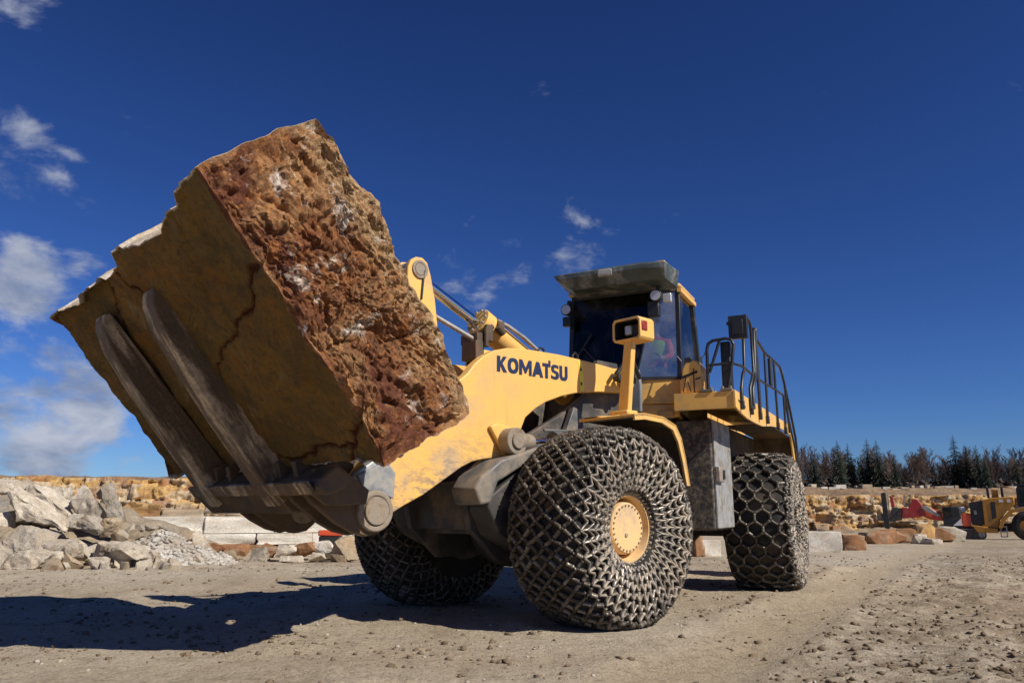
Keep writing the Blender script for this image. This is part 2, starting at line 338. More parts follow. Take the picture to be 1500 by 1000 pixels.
def ground_mat():
    m, nt, b = newmat('quarry_floor'); N = NT(nt); co = N.coord('Object'); X, Y, Z = N.sep(co)
    a = N.noise(co, .35, 8, .62, .3); c = N.mix(N.mr(a,.35,.65), (.41,.33,.23), (.54,.455,.335))
    st = N.coord('Object', (1.0,.22,1), (0,0,.55)); tr = N.noise(st, 1.4, 6, .6)           # drawn-out tyre smears
    c = N.mix(N.mr(tr,.52,.68,0,.55), c, (.24,.18,.115))
    wl = N.noise(co, .16, 4, .5); c = N.mix(N.mr(wl,.46,.62,0,.7), c, (.57,.50,.39))
    dk = N.noise(co, 2.6, 9, .72); c = N.mix(N.mr(dk,.55,.68,0,.6), c, (.19,.14,.09)); d2 = N.noise(N.coord('Object',(1,.35,1),(0,0,.3)), 1.1, 10, .75); c = N.mix(N.mr(d2,.56,.68,0,.55), c, (.23,.17,.11))
    tk = N.math('ADD', N.math('ADD', N.math('SUBTRACT', X, N.math('MULTIPLY', Y, .58)), 2.3), N.mr(N.noise(co, .9, 6, .7), 0, 1, -.45, .45)); ab = N.math('ABSOLUTE', tk)
    c = N.mix(N.mr(ab,.25,.75,.75,0), c, (.47,.38,.255)); churn = N.math('MULTIPLY', N.mr(tk,.5,1.2), N.mr(N.noise(co, 3.2, 10, .78),.44,.58,0,.75)); c = N.mix(churn, c, (.19,.138,.085))
    f = N.noise(co, 38, 6, .75); c = N.mix(N.mr(f,.30,.52,.62,0), c, (.14,.105,.07)); g_ = N.noise(co, 11, 8, .8); c = N.mix(N.mr(g_,.52,.62,0,.55), c, (.17,.125,.08)); c = N.mix(N.mr(g_,.36,.44,.35,0), c, (.56,.48,.36))
    sp = N.voro(co, 30); c = N.mix(N.mr(sp,.10,.16,.35,0), c, (.55,.49,.40))
    N.put(b.inputs['Base Color'], c); b.inputs['Roughness'].default_value = .95; b.inputs['Specular IOR Level'].default_value = .2
    h = N.math('ADD', N.math('MULTIPLY', f, .35), N.math('ADD', N.math('MULTIPLY', dk, .5), N.math('MULTIPLY', N.noise(co, 9, 6, .7), .6)))
    N.L(N.bump(h, 1.0, .07), b.inputs['Normal']); return m
M['ground'] = ground_mat()

# ------------------------------------------------------------------ ground (one sheet to the horizon; the floor falls gently away)
def zg(x, y): return -0.019*min(max(y-16, 0), 42)
def axis_pts(lo, hi, step, far, grow=1.13):
    p = list(np.arange(lo, hi+1e-6, step)); s = step; x = hi
    while x < far: s *= grow; x += s; p.append(x)
    s = step; x = lo; q = []
    while x > -far: s *= grow; x -= s; q.append(x)
    return np.array(q[::-1]+p)
def rough_z(x, y):
    d = math.hypot(x, y)
    k = max(0., 1-max(0, d-25)/40)
    z = zg(x, y)
    if d < 70:
        a = mn.noise(Vector((x*.25, y*.25, 1.3)))*.05 + fbm(Vector((x*1.1, y*1.1, 3)), 4)*.022
        c = max(0, fbm(Vector((x*.55, y*.9, 9)), 4)-.25)*.10                 # churned patches
        r = 0
        for off, w in ((0,.50),(2.85,.50)):                                # old wheel tracks across the right-hand floor
            t = x-.58*y+2.3-off+.08*mn.noise(Vector((y*.6,off,0)))
            r += -.040*math.exp(-(t/w)**2) + .030*math.exp(-((abs(t)-.72)/.16)**2)*(1+mn.noise(Vector((x*3,y*3,0))))
        ch = min(1, max(0, (x-.58*y+1.6)/.6))
        z += k*(a*.7+c+r + fbm(Vector((x*4, y*4, 5)), 4, .7)*(.012+.030*ch))
    return z
def flat_under(x, y, z):
    # packed flat where the wheels stand
    for wx, wy in WHEELS:
        d = math.hypot(x-wx, y-wy)
        if d < 1.6: z = z*min(1, max(0, (d-.75)/.85)) + .035*math.exp(-((d-.88)/.13)**2)*(.6+mn.noise(Vector((x*3,y*3,0))))
    return z
HF, HR, HINGE = 0.8154, 0.4659, (1.6229, 11.2215, 0.0)
FF0 = frame(HF, HINGE) @ T((2.25,0,0)); FR0 = frame(HR, HINGE) @ T((-2.25,0,0))
WHEELS = [tuple((Mx @ Vector((0,s*1.425,0)))[:2]) for Mx in (FF0,FR0) for s in (1,-1)]
gx = axis_pts(-9, 11, .085, 2500); gy = axis_pts(2.2, 17, .085, 2500)
GV = np.array([(x, y, flat_under(x, y, rough_z(x, y))) for y in gy for x in gx])
nx, ny = len(gx), len(gy)
ii = (np.arange(ny-1)[:,None]*nx + np.arange(nx-1)[None,:]).ravel()
GF = np.stack([ii, ii+1, ii+1+nx, ii+nx], 1)
tag(link('ground', np_mesh('ground', GV, GF, M['ground'], True)), kind='structure')

# pebbles and clods strewn over it (nobody could count them)
ico = bmesh.new(); bmesh.ops.create_icosphere(ico, subdivisions=1, radius=1); ico.verts.ensure_lookup_table()
IV = np.array([v.co[:] for v in ico.verts]); IF = np.array([[v.index for v in f.verts] for f in ico.faces]); ico.free()
def pebbles(name, n, smin, smax, mat, area, seed, pw=2.2, dense=None):
    rs = np.random.RandomState(seed); P = []
    while len(P) < n:
        t = rs.rand(); y = area[2] + (area[3]-area[2])*t**1.9; x = rs.uniform(-1, 1)*(1.5+y*.72)
        if not (area[0] < x < area[1]): continue
        tk = x-.58*y+2.3
        if dense is not None and mn.noise(Vector((x*.6, y*.9, dense)))+mn.noise(Vector((x*2.6, y*2.9, dense)))*.6 + (.35 if tk > .7 else (-.45 if abs(tk) < .55 else -.1)) < rs.uniform(-.5,.60): continue
        P.append((x, y))
    V = []; 
    for (x, y) in P:
        s = smin + (smax-smin)*rs.rand()**pw; s *= (1+y*.004)
        q = IV*(1+.28*rs.randn(len(IV),1))*np.array([s*rs.uniform(.8,1.5), s*rs.uniform(.8,1.3), s*rs.uniform(.5,.85)])
        a = rs.uniform(0, 2*PI); ca, sa = math.cos(a), math.sin(a)
        q = np.stack([q[:,0]*ca-q[:,1]*sa, q[:,0]*sa+q[:,1]*ca, q[:,2]], 1)
        V.append(q + [x, y, flat_under(x, y, rough_z(x, y))+s*.22])
    V = np.vstack(V); F = np.vstack([IF+i*len(IV) for i in range(n)])
    return link(name, np_mesh(name, V, F, mat))
M['peb_pale'] = stone('pale_pebble', [(.42,.36,.27),(.60,.54,.44)], 6, 0, .4)
M['peb_brown'] = stone('brown_clod', [(.16,.115,.07),(.29,.215,.14)], 6, 0, .6)
tag(pebbles('pale_gravel', 5500, .003, .020, M['peb_pale'], (-14,18,2.3,22), 3, 5.5, 2.0), 'pale limestone gravel scattered over the quarry floor', 'gravel', kind='stuff')
tag(pebbles('brown_gravel', 26000, .003, .030, M['peb_brown'], (-14,20,2.3,24), 5, 5.5, 4.0), 'brown clods of earth churned up over the quarry floor', 'clods', kind='stuff')

# ------------------------------------------------------------------ rock shapes
def rock_mesh(name, seed, dims, mat, npts=20, sub=3, rough=.05, flat=.55):
    rs = random.Random(seed); bm = bmesh.new()
    for _ in range(npts):
        p = [rs.uniform(-1,1) for _ in range(3)]
        k = rs.randrange(3)
        if rs.random() < flat: p[k] = math.copysign(1, p[k])
        bm.verts.new((p[0]*dims[0]/2, p[1]*dims[1]/2, p[2]*dims[2]/2))
    r = bmesh.ops.convex_hull(bm, input=bm.verts)
    bmesh.ops.delete(bm, geom=[g for g in r['geom_interior'] if isinstance(g, bmesh.types.BMVert)], context='VERTS')
    bmesh.ops.triangulate(bm, faces=bm.faces)
    for _ in range(sub): bmesh.ops.subdivide_edges(bm, edges=bm.edges, cuts=1, use_grid_fill=True)
    m = max(dims); o = Vector((seed*3.1, seed*1.7, 0))
    bm.normal_update()
    for v in bm.verts:
        p = v.co/m*3 + o
        v.co += v.normal*(fbm(p, 4)*rough*m*.6) + Vector(mn.noise_vector(p*2.2))*rough*m*.35 + v.normal*(fbm(p*5, 3, .6)*rough*m*.16)
    me = bpy.data.meshes.new(name); bm.to_mesh(me); bm.free(); me.materials.append(mat)
    me.shade_smooth(); me.set_sharp_from_angle(angle=math.radians(28)); return me

# ------------------------------------------------------------------ the wheel loader
ROOT = empty('wheel_loader', T(HINGE), 'large yellow wheel loader with chained tyres carrying a stone block', 'loader')
FF = T(Vector(HINGE)*-1) @ FF0; FR = T(Vector(HINGE)*-1) @ FR0
RW, WW, ZC = 1.008, .96, .975
half = [(.20,.31),(.30,.325),(.40,.37),(.455,.58),(.478,.76),(.455,.88),(.40,.955),(.30,.995),(.15,1.005)]
tprof = [(-y, r) for y, r in half] + [(0,1.008)] + half[::-1]
CAMV = Vector((0,0,1.153))
def clampz(V, z=-ZC+.012): V[:,2] = np.maximum(V[:,2], z); return V
# chain net: walk across the tyre section by arc length
cprof = np.array([(y*1.02+.018*(1 if y>0 else -1)*(abs(y)>.4), r+.018) for y, r in ([(-y,r) for y,r in half[2:]] + [(0,1.008)] + half[1:][::-1])])
seg = np.r_[0, np.cumsum(np.hypot(*np.diff(cprof, axis=0).T))]
def prof_at(s):
    y = np.interp(s, seg, cprof[:,0]); r = np.interp(s, seg, cprof[:,1]); e = .03
    dy = np.interp(s+e, seg, cprof[:,0])-np.interp(s-e, seg, cprof[:,0]); dr = np.interp(s+e, seg, cprof[:,1])-np.interp(s-e, seg, cprof[:,1])
    l = np.hypot(dy, dr)+1e-9
    return y, r, -dr/l, dy/l          # position and outward normal (y, r)
def node(th, s, lift=0.):
    y, r, ny_, nr = prof_at(s)
    p = np.array([(r+nr*lift)*math.cos(th), y+ny_*lift, (r+nr*lift)*math.sin(th)]); n = np.array([nr*math.cos(th), ny_, nr*math.sin(th)])
    return p, n
SE = seg[-1]
def rows_diamond(s0, s1, tread=.100, side=.086):
    s = s0; out = [s]
    while s < s1-.03:
        y, r, a, b = prof_at(s); s += tread if b > .75 else side; out.append(min(s, s1))
    return out
def jit(i, j, k=1.): return mn.noise(Vector((i*3.7+.37, j*2.3+.21, k+.13)))*.032
def net_diamond(rows, N=42):
    links = []; 
    for j in range(len(rows)-1):
        for i in range(N):
            th = 2*PI*(i+.5*(j%2))/N
            a, na = node(th+jit(i,j), rows[j]+jit(i,j,5))
            for d in (-.5, .5):
                ii_ = (i+.5*(j%2)+d) % N; i2 = int(round(ii_-.5*((j+1)%2))) % N
                b, nb = node(2*PI*ii_/N+jit(i2,j+1), rows[j+1]+jit(i2,j+1,5))
                links.append((a, b, na+nb, rows[j]))
    return links
def net_hex(s0, s1, N=34, cols=4):
    # zigzag lines run across the tread, short circumferential links join them into hexagons
    links = []; w = (s1-s0)/(cols*2)
    def nd(i, c, up):
        z = .30 if (c % 2 == 0) else .0
        return node(2*PI*(i+ (z if up else -z) )/N + jit(i,c)*.6, s0+c*w)
    for i in range(N):
        sh = (i % 2)
        for c in range(cols*2):
            k0 = .22 if (c+sh) % 2 == 0 else -.22; k1 = -k0
            a, na = node(2*PI*(i+k0)/N+jit(i,c)*.5, s0+c*w); b, nb = node(2*PI*(i+k1)/N+jit(i,c+1)*.5, s0+(c+1)*w)
            links.append((a, b, na+nb, s0+c*w))
        for c in range(cols*2+1):
            if (c+sh) % 2 == 0:
                a, na = node(2*PI*(i+.22)/N+jit(i,c)*.5, s0+c*w); b, nb = node(2*PI*(i+1-.22)/N+jit(i+1,c)*.5, s0+c*w)
                links.append((a, b, na+nb, s0+c*w))
    return links
LT = np.array([(x, math.cos(k*PI/3+PI/6)*q, math.sin(k*PI/3+PI/6)*q) for x, q in ((-.10,.55),(-.02,1.0),(.20,.82),(.80,.82),(1.02,1.0),(1.10,.55)) for k in range(6)])
LFq = []
for i in range(5):
    for k in range(6): LFq.append((i*6+k, i*6+(k+1)%6, (i+1)*6+(k+1)%6, (i+1)*6+k))
LFq += [(3,2,1,0),(5,4,3,0),(30,31,32,33),(30,33,34,35)]
LFq = np.array(LFq)
def link_axes(l):
    a, b, n, s = l; d = b-a; L = np.linalg.norm(d); d = d/L; n = n-d*(n@d); n = n/(np.linalg.norm(n)+1e-9); t = np.cross(n, d); return a, d, L, t, n
def rad(s):
    y, r, a, b = prof_at(s); return .0245 if b > .6 else .0165
def chain_mesh(name, links, wob=0.):
    V = []; rs = np.random.RandomState(len(links))
    for l in links:
        a, d, L, t, n = link_axes(l); r = rad(l[3])*rs.uniform(.9,1.12); o = n*(wob*rs.randn()*.6) 
        if wob: d = d + n*wob*rs.randn()/L
        V.append(a+o + LT[:,:1]*L*d + LT[:,1:2]*r*t + LT[:,2:]*r*1.5*n)
    V = clampz(np.vstack(V)); F = np.vstack([LFq+i*len(LT) for i in range(len(links))])
    me = np_mesh(name, V, F, M['chain'], False); at = me.attributes.new('side', 'FLOAT', 'POINT')
    at.data.foreach_set('value', np.repeat(np.array([1.0 if l[3] > SE*.5 and prof_at(l[3])[3] < .6 else 0.0 for l in links], dtype=np.float32), len(LT))); at2 = me.attributes.new('rnd', 'FLOAT', 'POINT'); at2.data.foreach_set('value', np.repeat(rs.rand(len(links)).astype(np.float32), len(LT))); return me
unit_links = []
for q_, r_ in ((0.,.1),(0.,.5),(0.,.95),(1.,.1),(1.,.5),(1.,.95)):
    me_ = np_mesh('chain_link', np.stack([LT[:,0], LT[:,1], LT[:,2]], 1), LFq, M['chain']); at_ = me_.attributes.new('side', 'FLOAT', 'POINT'); at_.data.foreach_set('value', np.full(len(LT), q_, dtype=np.float32)); at_ = me_.attributes.new('rnd', 'FLOAT', 'POINT'); at_.data.foreach_set('value', np.full(len(LT), r_, dtype=np.float32)); unit_links.append(me_)
front_net = net_diamond(rows_diamond(.04, SE-.30))      # runs from the outer sidewall (start of the section is the inner side)
def flip(links): return links
def rim_mesh():
    mb = MB()
    mb.lathe([(.06,.33),(.20,.325),(.30,.335),(.345,.345),(.35,.325),(.30,.315),(.27,.31),(.24,.30),(.16,.29)], n=44)
    mb.lathe([(.16,.29),(.17,.275),(.26,.265),(.315,.258),(.33,.245),(.33,.0)], n=44)
    mb.lathe([(-.40,.40),(-.33,.40),(-.30,.36),(.06,.31),(.06,.33)], n=40)
    return mb.mesh('wheel', M['rimyellow'], 30)
M['rimyellow'] = pm('dusty_hub_paint', (.76,.50,.22), .65, 0, .08, 4, (.46,.34,.22), .45, 4, .1, 40)
rim_me = rim_mesh()
tmb = MB(); tmb.lathe(tprof, n=72); tyre_me = tmb.mesh('tyre', M['rubber'], 50)
tv = np.array([v.co[:] for v in tyre_me.vertices]); tv = clampz(tv)
for v, c in zip(tyre_me.vertices, tv): v.co = c
bmb = MB(); bmb.cyl((0,.33,0),(0,.343,0),.0095,n=6); bolt_me = bmb.mesh('hub_bolt', M['dusty_steel'], None)
inner_links = [((p*[1,-1,1]) if False else p) for p in []]
# section runs -y (inner) -> +y (outer); keep the part from the inner shoulder to the outer bead
fr_rows = rows_diamond(.26, SE-.0)
def trim(links, k=.235): return [(a+(b-a)*k, b-(b-a)*k, n, s_) for a, b, n, s_ in links]
def knuckles(rows, N=42):
    out = []
    for j in range(1, len(rows)-1):
        for i in range(N):
            th = 2*PI*(i+.5*(j%2))/N+jit(i,j); s_ = rows[j]+jit(i,j,5); a, na = node(th, s_-.017, -.004); b, nb = node(th, s_+.017, -.004); out.append((a, b, na+nb, s_))
    return out
def net_side(s0, s1, N=42, pitch=.092, h=.066):
    out = []; s_ = s0; j = 0
    while s_+h < s1+.02:
        for i in range(N):
            t0 = 2*PI*i/N; hh = 2*PI*.5/N
            a, na = node(t0+jit(i,j,7), s_+jit(i,j,8)); b, nb = node(t0+hh+jit(i+50,j,7), s_+h+jit(i+50,j,8)); c_, nc = node(t0+2*hh+jit((i+1)%N,j,7), s_+jit((i+1)%N,j,8))
            out += [(a, b, na+nb, s_), (b, c_, nb+nc, s_)]
            if s_+pitch+h < s1+.02:
                d_, nd_ = node(t0+jit(i,j+1,7), s_+pitch+.004, -.006); out.append((a+na*-.006, d_, na+nd_, s_+.001))
        s_ += pitch; j += 1
    return out
S_sh = next(s_ for s_ in np.arange(SE*.5, SE, .01) if prof_at(s_)[3] < .55)
fr_rows = [r_ for r_ in fr_rows if r_ < S_sh+.05]
front_net = trim(net_diamond(fr_rows)) + knuckles(fr_rows) + trim(net_side(fr_rows[-1], SE), .09)
tread0 = .5*SE-.46; tread1 = .5*SE+.40
rear_net = trim(net_hex(tread0, tread1, 40, 4), .10) + trim(net_side(tread1+.0, SE, 46, .075, .055), .09)
front_me = chain_mesh('tyre_chain', front_net); rear_me = chain_mesh('tyre_chain', rear_net, .010)
def make_wheel(Mx, left, rear, chain_me, label):
    Mw = Mx @ T((0, 1.425 if left else -1.425, ZC)) @ (Matrix.Identity(4) if left else Rz(PI))
    w = link('wheel', rim_me, ROOT, Mw); w['label'] = label
    link('tyre', tyre_me, w)
    if left:
        for k in range(26): link('hub_bolt', bolt_me, w, Matrix.Rotation(2*PI*k/26, 4, 'Y') @ T((.228,0,0)))
        cap = MB().lathe([(.33,.022),(.342,.02),(.345,.0)], (0.03,0,-.07), 12).build('hub_plug', M['steel'], w)
    if chain_me is not None:
        c = link('tyre_chain', chain_me, w); c['kind'] = 'stuff'
    return w, Mw
# near front wheel: the 300 links that show largest are objects of their own
w0, Mw0 = make_wheel(FF, True, False, None, 'near front wheel with dense diamond chain and dusty yellow hub')
inv = (T(HINGE) @ Mw0).inverted(); cl = np.array((inv @ CAMV)[:])
sc = []
for k, l in enumerate(front_net):
    m = (l[0]+l[1])/2; n = l[2]/np.linalg.norm(l[2]); v = cl-m; d = np.linalg.norm(v); sc.append((n@v/d)*np.linalg.norm(l[1]-l[0])/d if m[2] > -.9 else 0)
order = np.argsort(sc)[::-1]; top = set(order[:300].tolist())
rest = [l for k, l in enumerate(front_net) if k not in top]
c = link('tyre_chain', chain_mesh('tyre_chain', rest), w0); c['kind'] = 'stuff'
for k in sorted(top):
    a, d, L, t, n = link_axes(front_net[k]); r = rad(front_net[k][3])
    link('chain_link', unit_links[(3 if front_net[k][3] > SE*.5 and prof_at(front_net[k][3])[3] < .6 else 0)+(k*7)%3], w0, Matrix(((d[0]*L,t[0]*r,n[0]*r*1.5,a[0]),(d[1]*L,t[1]*r,n[1]*r*1.5,a[1]),(d[2]*L,t[2]*r,n[2]*r*1.5,a[2]),(0,0,0,1))))
make_wheel(FF, False, False, front_me, 'far front wheel half hidden in the shade of the boom')
make_wheel(FR, True, True, rear_me, 'near rear wheel with hexagonal chain pattern')
make_wheel(FR, False, True, rear_me, 'far rear wheel behind the chassis')

# --- axles
mb = MB(); mb.lathe([(-1.15,.0),(-1.15,.36),(-1.0,.43),(-.82,.42),(-.68,.30),(-.45,.22),(-.34,.36),(-.2,.44),(0,.47),(.2,.44),(.34,.36),(.45,.22),(.68,.30),(.82,.42),(1.0,.43),(1.15,.36),(1.15,0)], (0,0,ZC), 28)
mb.cyl((.2,0,ZC),(.52,0,ZC),.30,.16,20)
mb.build('front_axle', M['axle'] if 'axle' in M else M['dark'], ROOT, FF)
mb = MB(); mb.lathe([(-1.15,.0),(-1.15,.30),(-.82,.32),(-.78,.22),(-.4,.22),(-.2,.42),(.2,.42),(.4,.22),(.78,.22),(.82,.32),(1.15,.30),(1.15,0)], (0,0,ZC), 24)
mb.build('rear_axle', M['dark'], ROOT, FR)

# --- front frame
mb = MB()
tower = [(1.10,.95),(1.16,1.2),(1.02,1.52),(.55,1.70),(.25,2.0),(-.35,2.30),(-.75,2.55),(-1.00,3.02),(-1.38,3.02),(-1.55,2.5),(-1.70,1.7),(-2.05,1.45),(-2.05,.75),(-1.1,.62),(.7,.62)]
for s in (-1,1): mb.prism(tower, s*.52-.04, s*.52+.04)
mb.box((-.3,0,1.15),(2.4,1.0,.5)); mb.box((.98,0,1.2),(.10,1.0,.5))
mb.prism([(-.2,1.6),(.85,1.45),(.95,1.2),(-.2,1.2)], -.48,.48); mb.box((-1.2,0,2.2),(.12,.98,1.2))
mb.build('front_frame', M['dark'], ROOT, FF, .012)
for s in (-1,1):   # sloping side plates over the axle ends, dusty on top
    mb = MB(); mb.prism([(1.30,1.20),(1.37,1.36),(1.28,1.49),(1.02,1.665),(.36,1.86),(-.2,1.9),(-.2,1.78),(.70,1.61),(1.05,1.44),(1.16,1.22)], s*.745-.20, s*.745+.20)
    mb.build('axle_shield', M['chassis_grey'], ROOT, FF, .03, seg=3)
    mb = MB(); mb.prism([(1.10,1.30),(1.14,1.18),(.98,.9),(.6,.72),(-.2,.7),(-.2,1.72),(.70,1.56)], s*.72-.16, s*.72+.16)
    mb.build('axle_bracket', M['dark'], ROOT, FF, .02)

# --- lift arms
boom = [(-1.42,2.93),(-1.12,2.905),(-.6,2.935),(-.1,2.95),(.45,2.94),(.72,2.915),(.92,2.86),(1.08,2.775),(1.20,2.68),(1.30,2.56),(1.42,2.47),(1.62,2.37),(1.9,2.20),(2.14,1.97),(2.30,1.72),(2.42,1.61),(2.60,1.50),(2.71,1.38),  # upper edge behind the stone thickened to fill out the ground shadow
        (2.735,1.20),(2.70,1.06),(2.60,.955),(2.47,.92),(2.36,.965),(2.22,1.115),(2.08,1.19),(1.84,1.30),(1.52,1.49),(1.36,1.585),(1.22,1.645),(1.08,1.675),(.96,1.69),(.72,1.72),(.58,1.80),(.565,1.93),
        (.45,2.16),(.30,2.27),(.12,2.365),(-.15,2.46),(-.44,2.53),(-.82,2.575),(-1.12,2.60),(-1.35,2.62),(-1.5,2.72),(-1.52,2.84)]
arms = []
for s in (1,-1):
    mb = MB(); mb.prism(boom, s*.72-(.12 if s>0 else 0), s*.72+(0 if s>0 else .12))
    a = mb.build('lift_arm', M['boom'], ROOT, FF, .012, 30); arms.append(a)
mb = MB(); mb.cyl((1.25,-.60,2.02),(1.25,.60,2.02),.24,n=28); mb.prism([(1.3,2.4),(1.9,2.22),(2.26,1.85),(2.12,1.38),(1.6,1.5),(1.3,1.8)], -.60,.60); mb.prism([(1.0,2.35),(1.5,2.2),(1.45,1.85),(1.05,1.9)], -.22, -.14); mb.prism([(1.0,2.35),(1.5,2.2),(1.45,1.85),(1.05,1.9)], .14, .22)  # tube, plus a filler slab added between the arms to close the ground shadow
mb.build('cross_tube', M['yellow_dirty'], ROOT, FF, .01)
# lettering on the near arm
def letters(txt, size, bold, mat, parent, loc, ex=.004, shear=0., sp=1.0, xs=1.0):
    cu = bpy.data.curves.new('lettering', 'FONT'); cu.body = txt; cu.size = size; cu.offset = bold; cu.extrude = ex; cu.space_character = sp
    ob = bpy.data.objects.new('tmp', cu); C.objects.link(ob); dg = bpy.context.evaluated_depsgraph_get()
    me = bpy.data.meshes.new_from_object(ob.evaluated_get(dg)); bpy.data.objects.remove(ob); me.materials.clear(); me.materials.append(mat); me.name = 'lettering'
    w = max(v.co.x for v in me.vertices)-min(v.co.x for v in me.vertices)
    o = link('lettering', me, parent, loc); return o, w
def stroke_letters():
    # heavy upright capitals drawn as outlines on a 0..1 grid, joined into one raised decal
    def arc(cx, cy, rx, ry, a0, a1, n=14): return [(cx+rx*math.cos(a0+(a1-a0)*k/n), cy+ry*math.sin(a0+(a1-a0)*k/n)) for k in range(n+1)]
    mb = MB(); h = 1.0
    def poly(o, x0): mb.prism([(x0+a, b) for a, b in o], -.5, .5, 2)
    x = 0.0; st = .25
    # K
    poly([(0,0),(.27,0),(.27,1),(0,1)], x); poly([(.27,.40),(.53,0),(.84,0),(.46,.56),(.82,1),(.52,1),(.27,.66)], x); x += .90
    # O
    def ring(x0, w):
        n = 40; cx, cy = x0+w/2, .5
        o = [(cx+w/2*math.copysign(abs(math.cos(t))**.8, math.cos(t)), cy+.5*math.copysign(abs(math.sin(t))**.8, math.sin(t))) for t in [2*PI*k/n for k in range(n)]]
        i = [(cx+(w/2-.26)*math.cos(t), cy+.27*math.sin(t)) for t in [2*PI*k/n for k in range(n)]]
        vs = [(a,b,z) for z in (-.5,.5) for a,b in o+i]; fs = []
        for k in range(n):
            j = (k+1)%n
            fs += [(2*n+k,2*n+j,3*n+j,3*n+k),(j,k,n+k,n+j),(k,j,2*n+j,2*n+k),(n+j,n+k,3*n+k,3*n+j)]
        mb.add(vs, fs)
    ring(x, .92); x += .98
    # M
    poly([(0,0),(.25,0),(.25,.56),(.50,.12),(.62,.12),(.86,.56),(.86,0),(1.11,0),(1.11,1),(.84,1),(.56,.48),(.27,1),(0,1)], x); x += 1.15
    # A
    poly([(0,0),(.28,0),(.34,.17),(.66,.17),(.72,0),(1.0,0),(.64,1),(.36,1)], x); x += .93
    # T with the raised notch at its right shoulder
    poly([(.25,0),(.51,0),(.51,.78),(.76,.78),(.76,1),(0,1),(0,.78),(.25,.78)], x); poly([(.56,1.03),(.76,1.03),(.76,1.22),(.56,1.22)], x); x += .80
    # S
    poly([(.0,.06),(.30,0),(.48,0),(.66,.06),(.74,.18),(.74,.40),(.64,.54),(.30,.63),(.28,.74),(.36,.80),(.50,.80),(.70,.74),(.70,.95),(.50,1),(.28,1),(.10,.94),(.02,.82),(.02,.62),(.12,.48),(.44,.38),(.46,.26),(.38,.20),(.22,.20),(0,.28)], x); x += .80
    # U
    poly([(0,1),(0,.28),(.07,.10),(.22,0),(.56,0),(.71,.10),(.78,.28),(.78,1),(.52,1),(.52,.32),(.46,.23),(.32,.23),(.26,.32),(.26,1)], x); x += .78
    return mb, x
lm, lw = stroke_letters()
LX, LZ, LW, LH = .885, 2.632, 1.13, .175
lm.v = [(LX-a/lw*LW, .7225+c*.004, LZ+b*LH + (a/lw)*.012) for a, b, c in lm.v]
lm.build('lettering', M['navy'], arms[0], None, 0, None)['label'] = 'navy lettering reading KOMATSU on the near lift arm'
mb = MB(); mb.prism([(-.44,2.91),(-.51,2.91),(-.535,2.56),(-.465,2.555)], .7215,.7245); mb.build('warning_sticker', M['sticker'], arms[0])
mb = MB(); mb.prism([(-.462,2.80),(-.502,2.80),(-.482,2.85)], .7245,.7265); mb.prism([(-.47,2.62),(-.50,2.62),(-.50,2.66),(-.47,2.66)], .7245,.7265); mb.build('warning_mark', M['black'], arms[0], None, 0, None)
# lift cylinder boss, eye and rod
for s in (1,-1):
    y0 = s*.72
    mb = MB(); mb.prism([(1.02,2.02),(.93,2.06),(.70,2.03),(.60,1.88),(.66,1.72),(.78,1.69)], min(y0,y0+s*.055), max(y0,y0+s*.055)); mb.build('cylinder_boss', M['yellow_dirty'], ROOT, FF, .015)
    mb = MB(); mb.cyl((.77,y0+s*.055,1.87),(.77,y0+s*.21,1.87),.145,n=28); mb.cyl((.77,y0+s*.21,1.87),(.77,y0+s*.235,1.87),.085,n=20); mb.cyl((.77,y0+s*.135,1.87),(.50,y0+s*.135,1.875),.105,.085,20)
    rod = mb.build('cylinder_eye', M['dusty_steel'], ROOT, FF, .01)
    MB().cyl((.52,y0+s*.135,1.875),(.02,y0+s*.135,1.90),.058,n=18).build('lift_cylinder_rod', M['chrome'], ROOT, FF)
    mb = MB(); mb.cyl((.16,y0+s*.135,1.893),(.02,y0+s*.135,1.90),.125,n=22); mb.cyl((.02,y0+s*.135,1.90),(-1.25,y0+s*.135,1.96),.105,n=22); mb.cyl((.3,y0+s*.135,2.02),(-1.0,y0+s*.135,2.07),.02,n=8)
    mb.build('lift_cylinder', M['chassis_grey'], ROOT, FF, .008)
mb = MB(); mb.prism([(-.2,1.95),(-.62,1.95),(-.52,2.32),(-.40,2.36)], .60,.68); mb.build('trunnion_plate', M['chassis_grey'], ROOT, FF, .01)
# bellcrank and tilt cylinder on the centre line
bell = [(1.70,3.78),(1.66,3.865),(1.59,3.91),(1.51,3.915),(1.44,3.87),(1.385,3.73),(1.32,3.47),(1.28,3.20),(1.22,2.6),(1.15,2.05),(1.30,1.90),(1.45,2.05),(1.62,2.6),(1.68,3.2),(1.71,3.5)]
for s in (-1,1):
    MB().prism(bell, s*.13-.035, s*.13+.035).build('bellcrank', M['yellow'], ROOT, FF, .012, 30)
mb = MB(); mb.cyl((1.545,-.18,3.77),(1.545,.185,3.77),.07,n=24); mb.lathe([(.166,.105),(.185,.105),(.185,.075),(.17,.07)], (1.545,0,3.77), 24); mb.build('bellcrank_pin', M['dusty_steel'], ROOT, FF, .004)
mb = MB(); mb.box((1.505,.175,3.60),(.022,.02,.34), Matrix.Rotation(-.08,3,'Y')); mb.build('grease_line', M['black'], ROOT, FF, .005)
MB().cyl((1.50,0,3.755),(.46,0,3.30),.062,n=20).build('tilt_cylinder_rod', M['chrome'], ROOT, FF)
mb = MB(); mb.cyl((1.545,-.085,3.77),(1.545,.085,3.77),.12,n=22); mb.cyl((1.50,0,3.75),(1.36,0,3.69),.085,n=18); mb.build('rod_eye', M['steel'], ROOT, FF, .006)
mb = MB(); mb.cyl((.54,0,3.372),(.40,0,3.305),.175,n=26); mb.cyl((.40,0,3.305),(-1.0,0,2.62),.145,n=26)
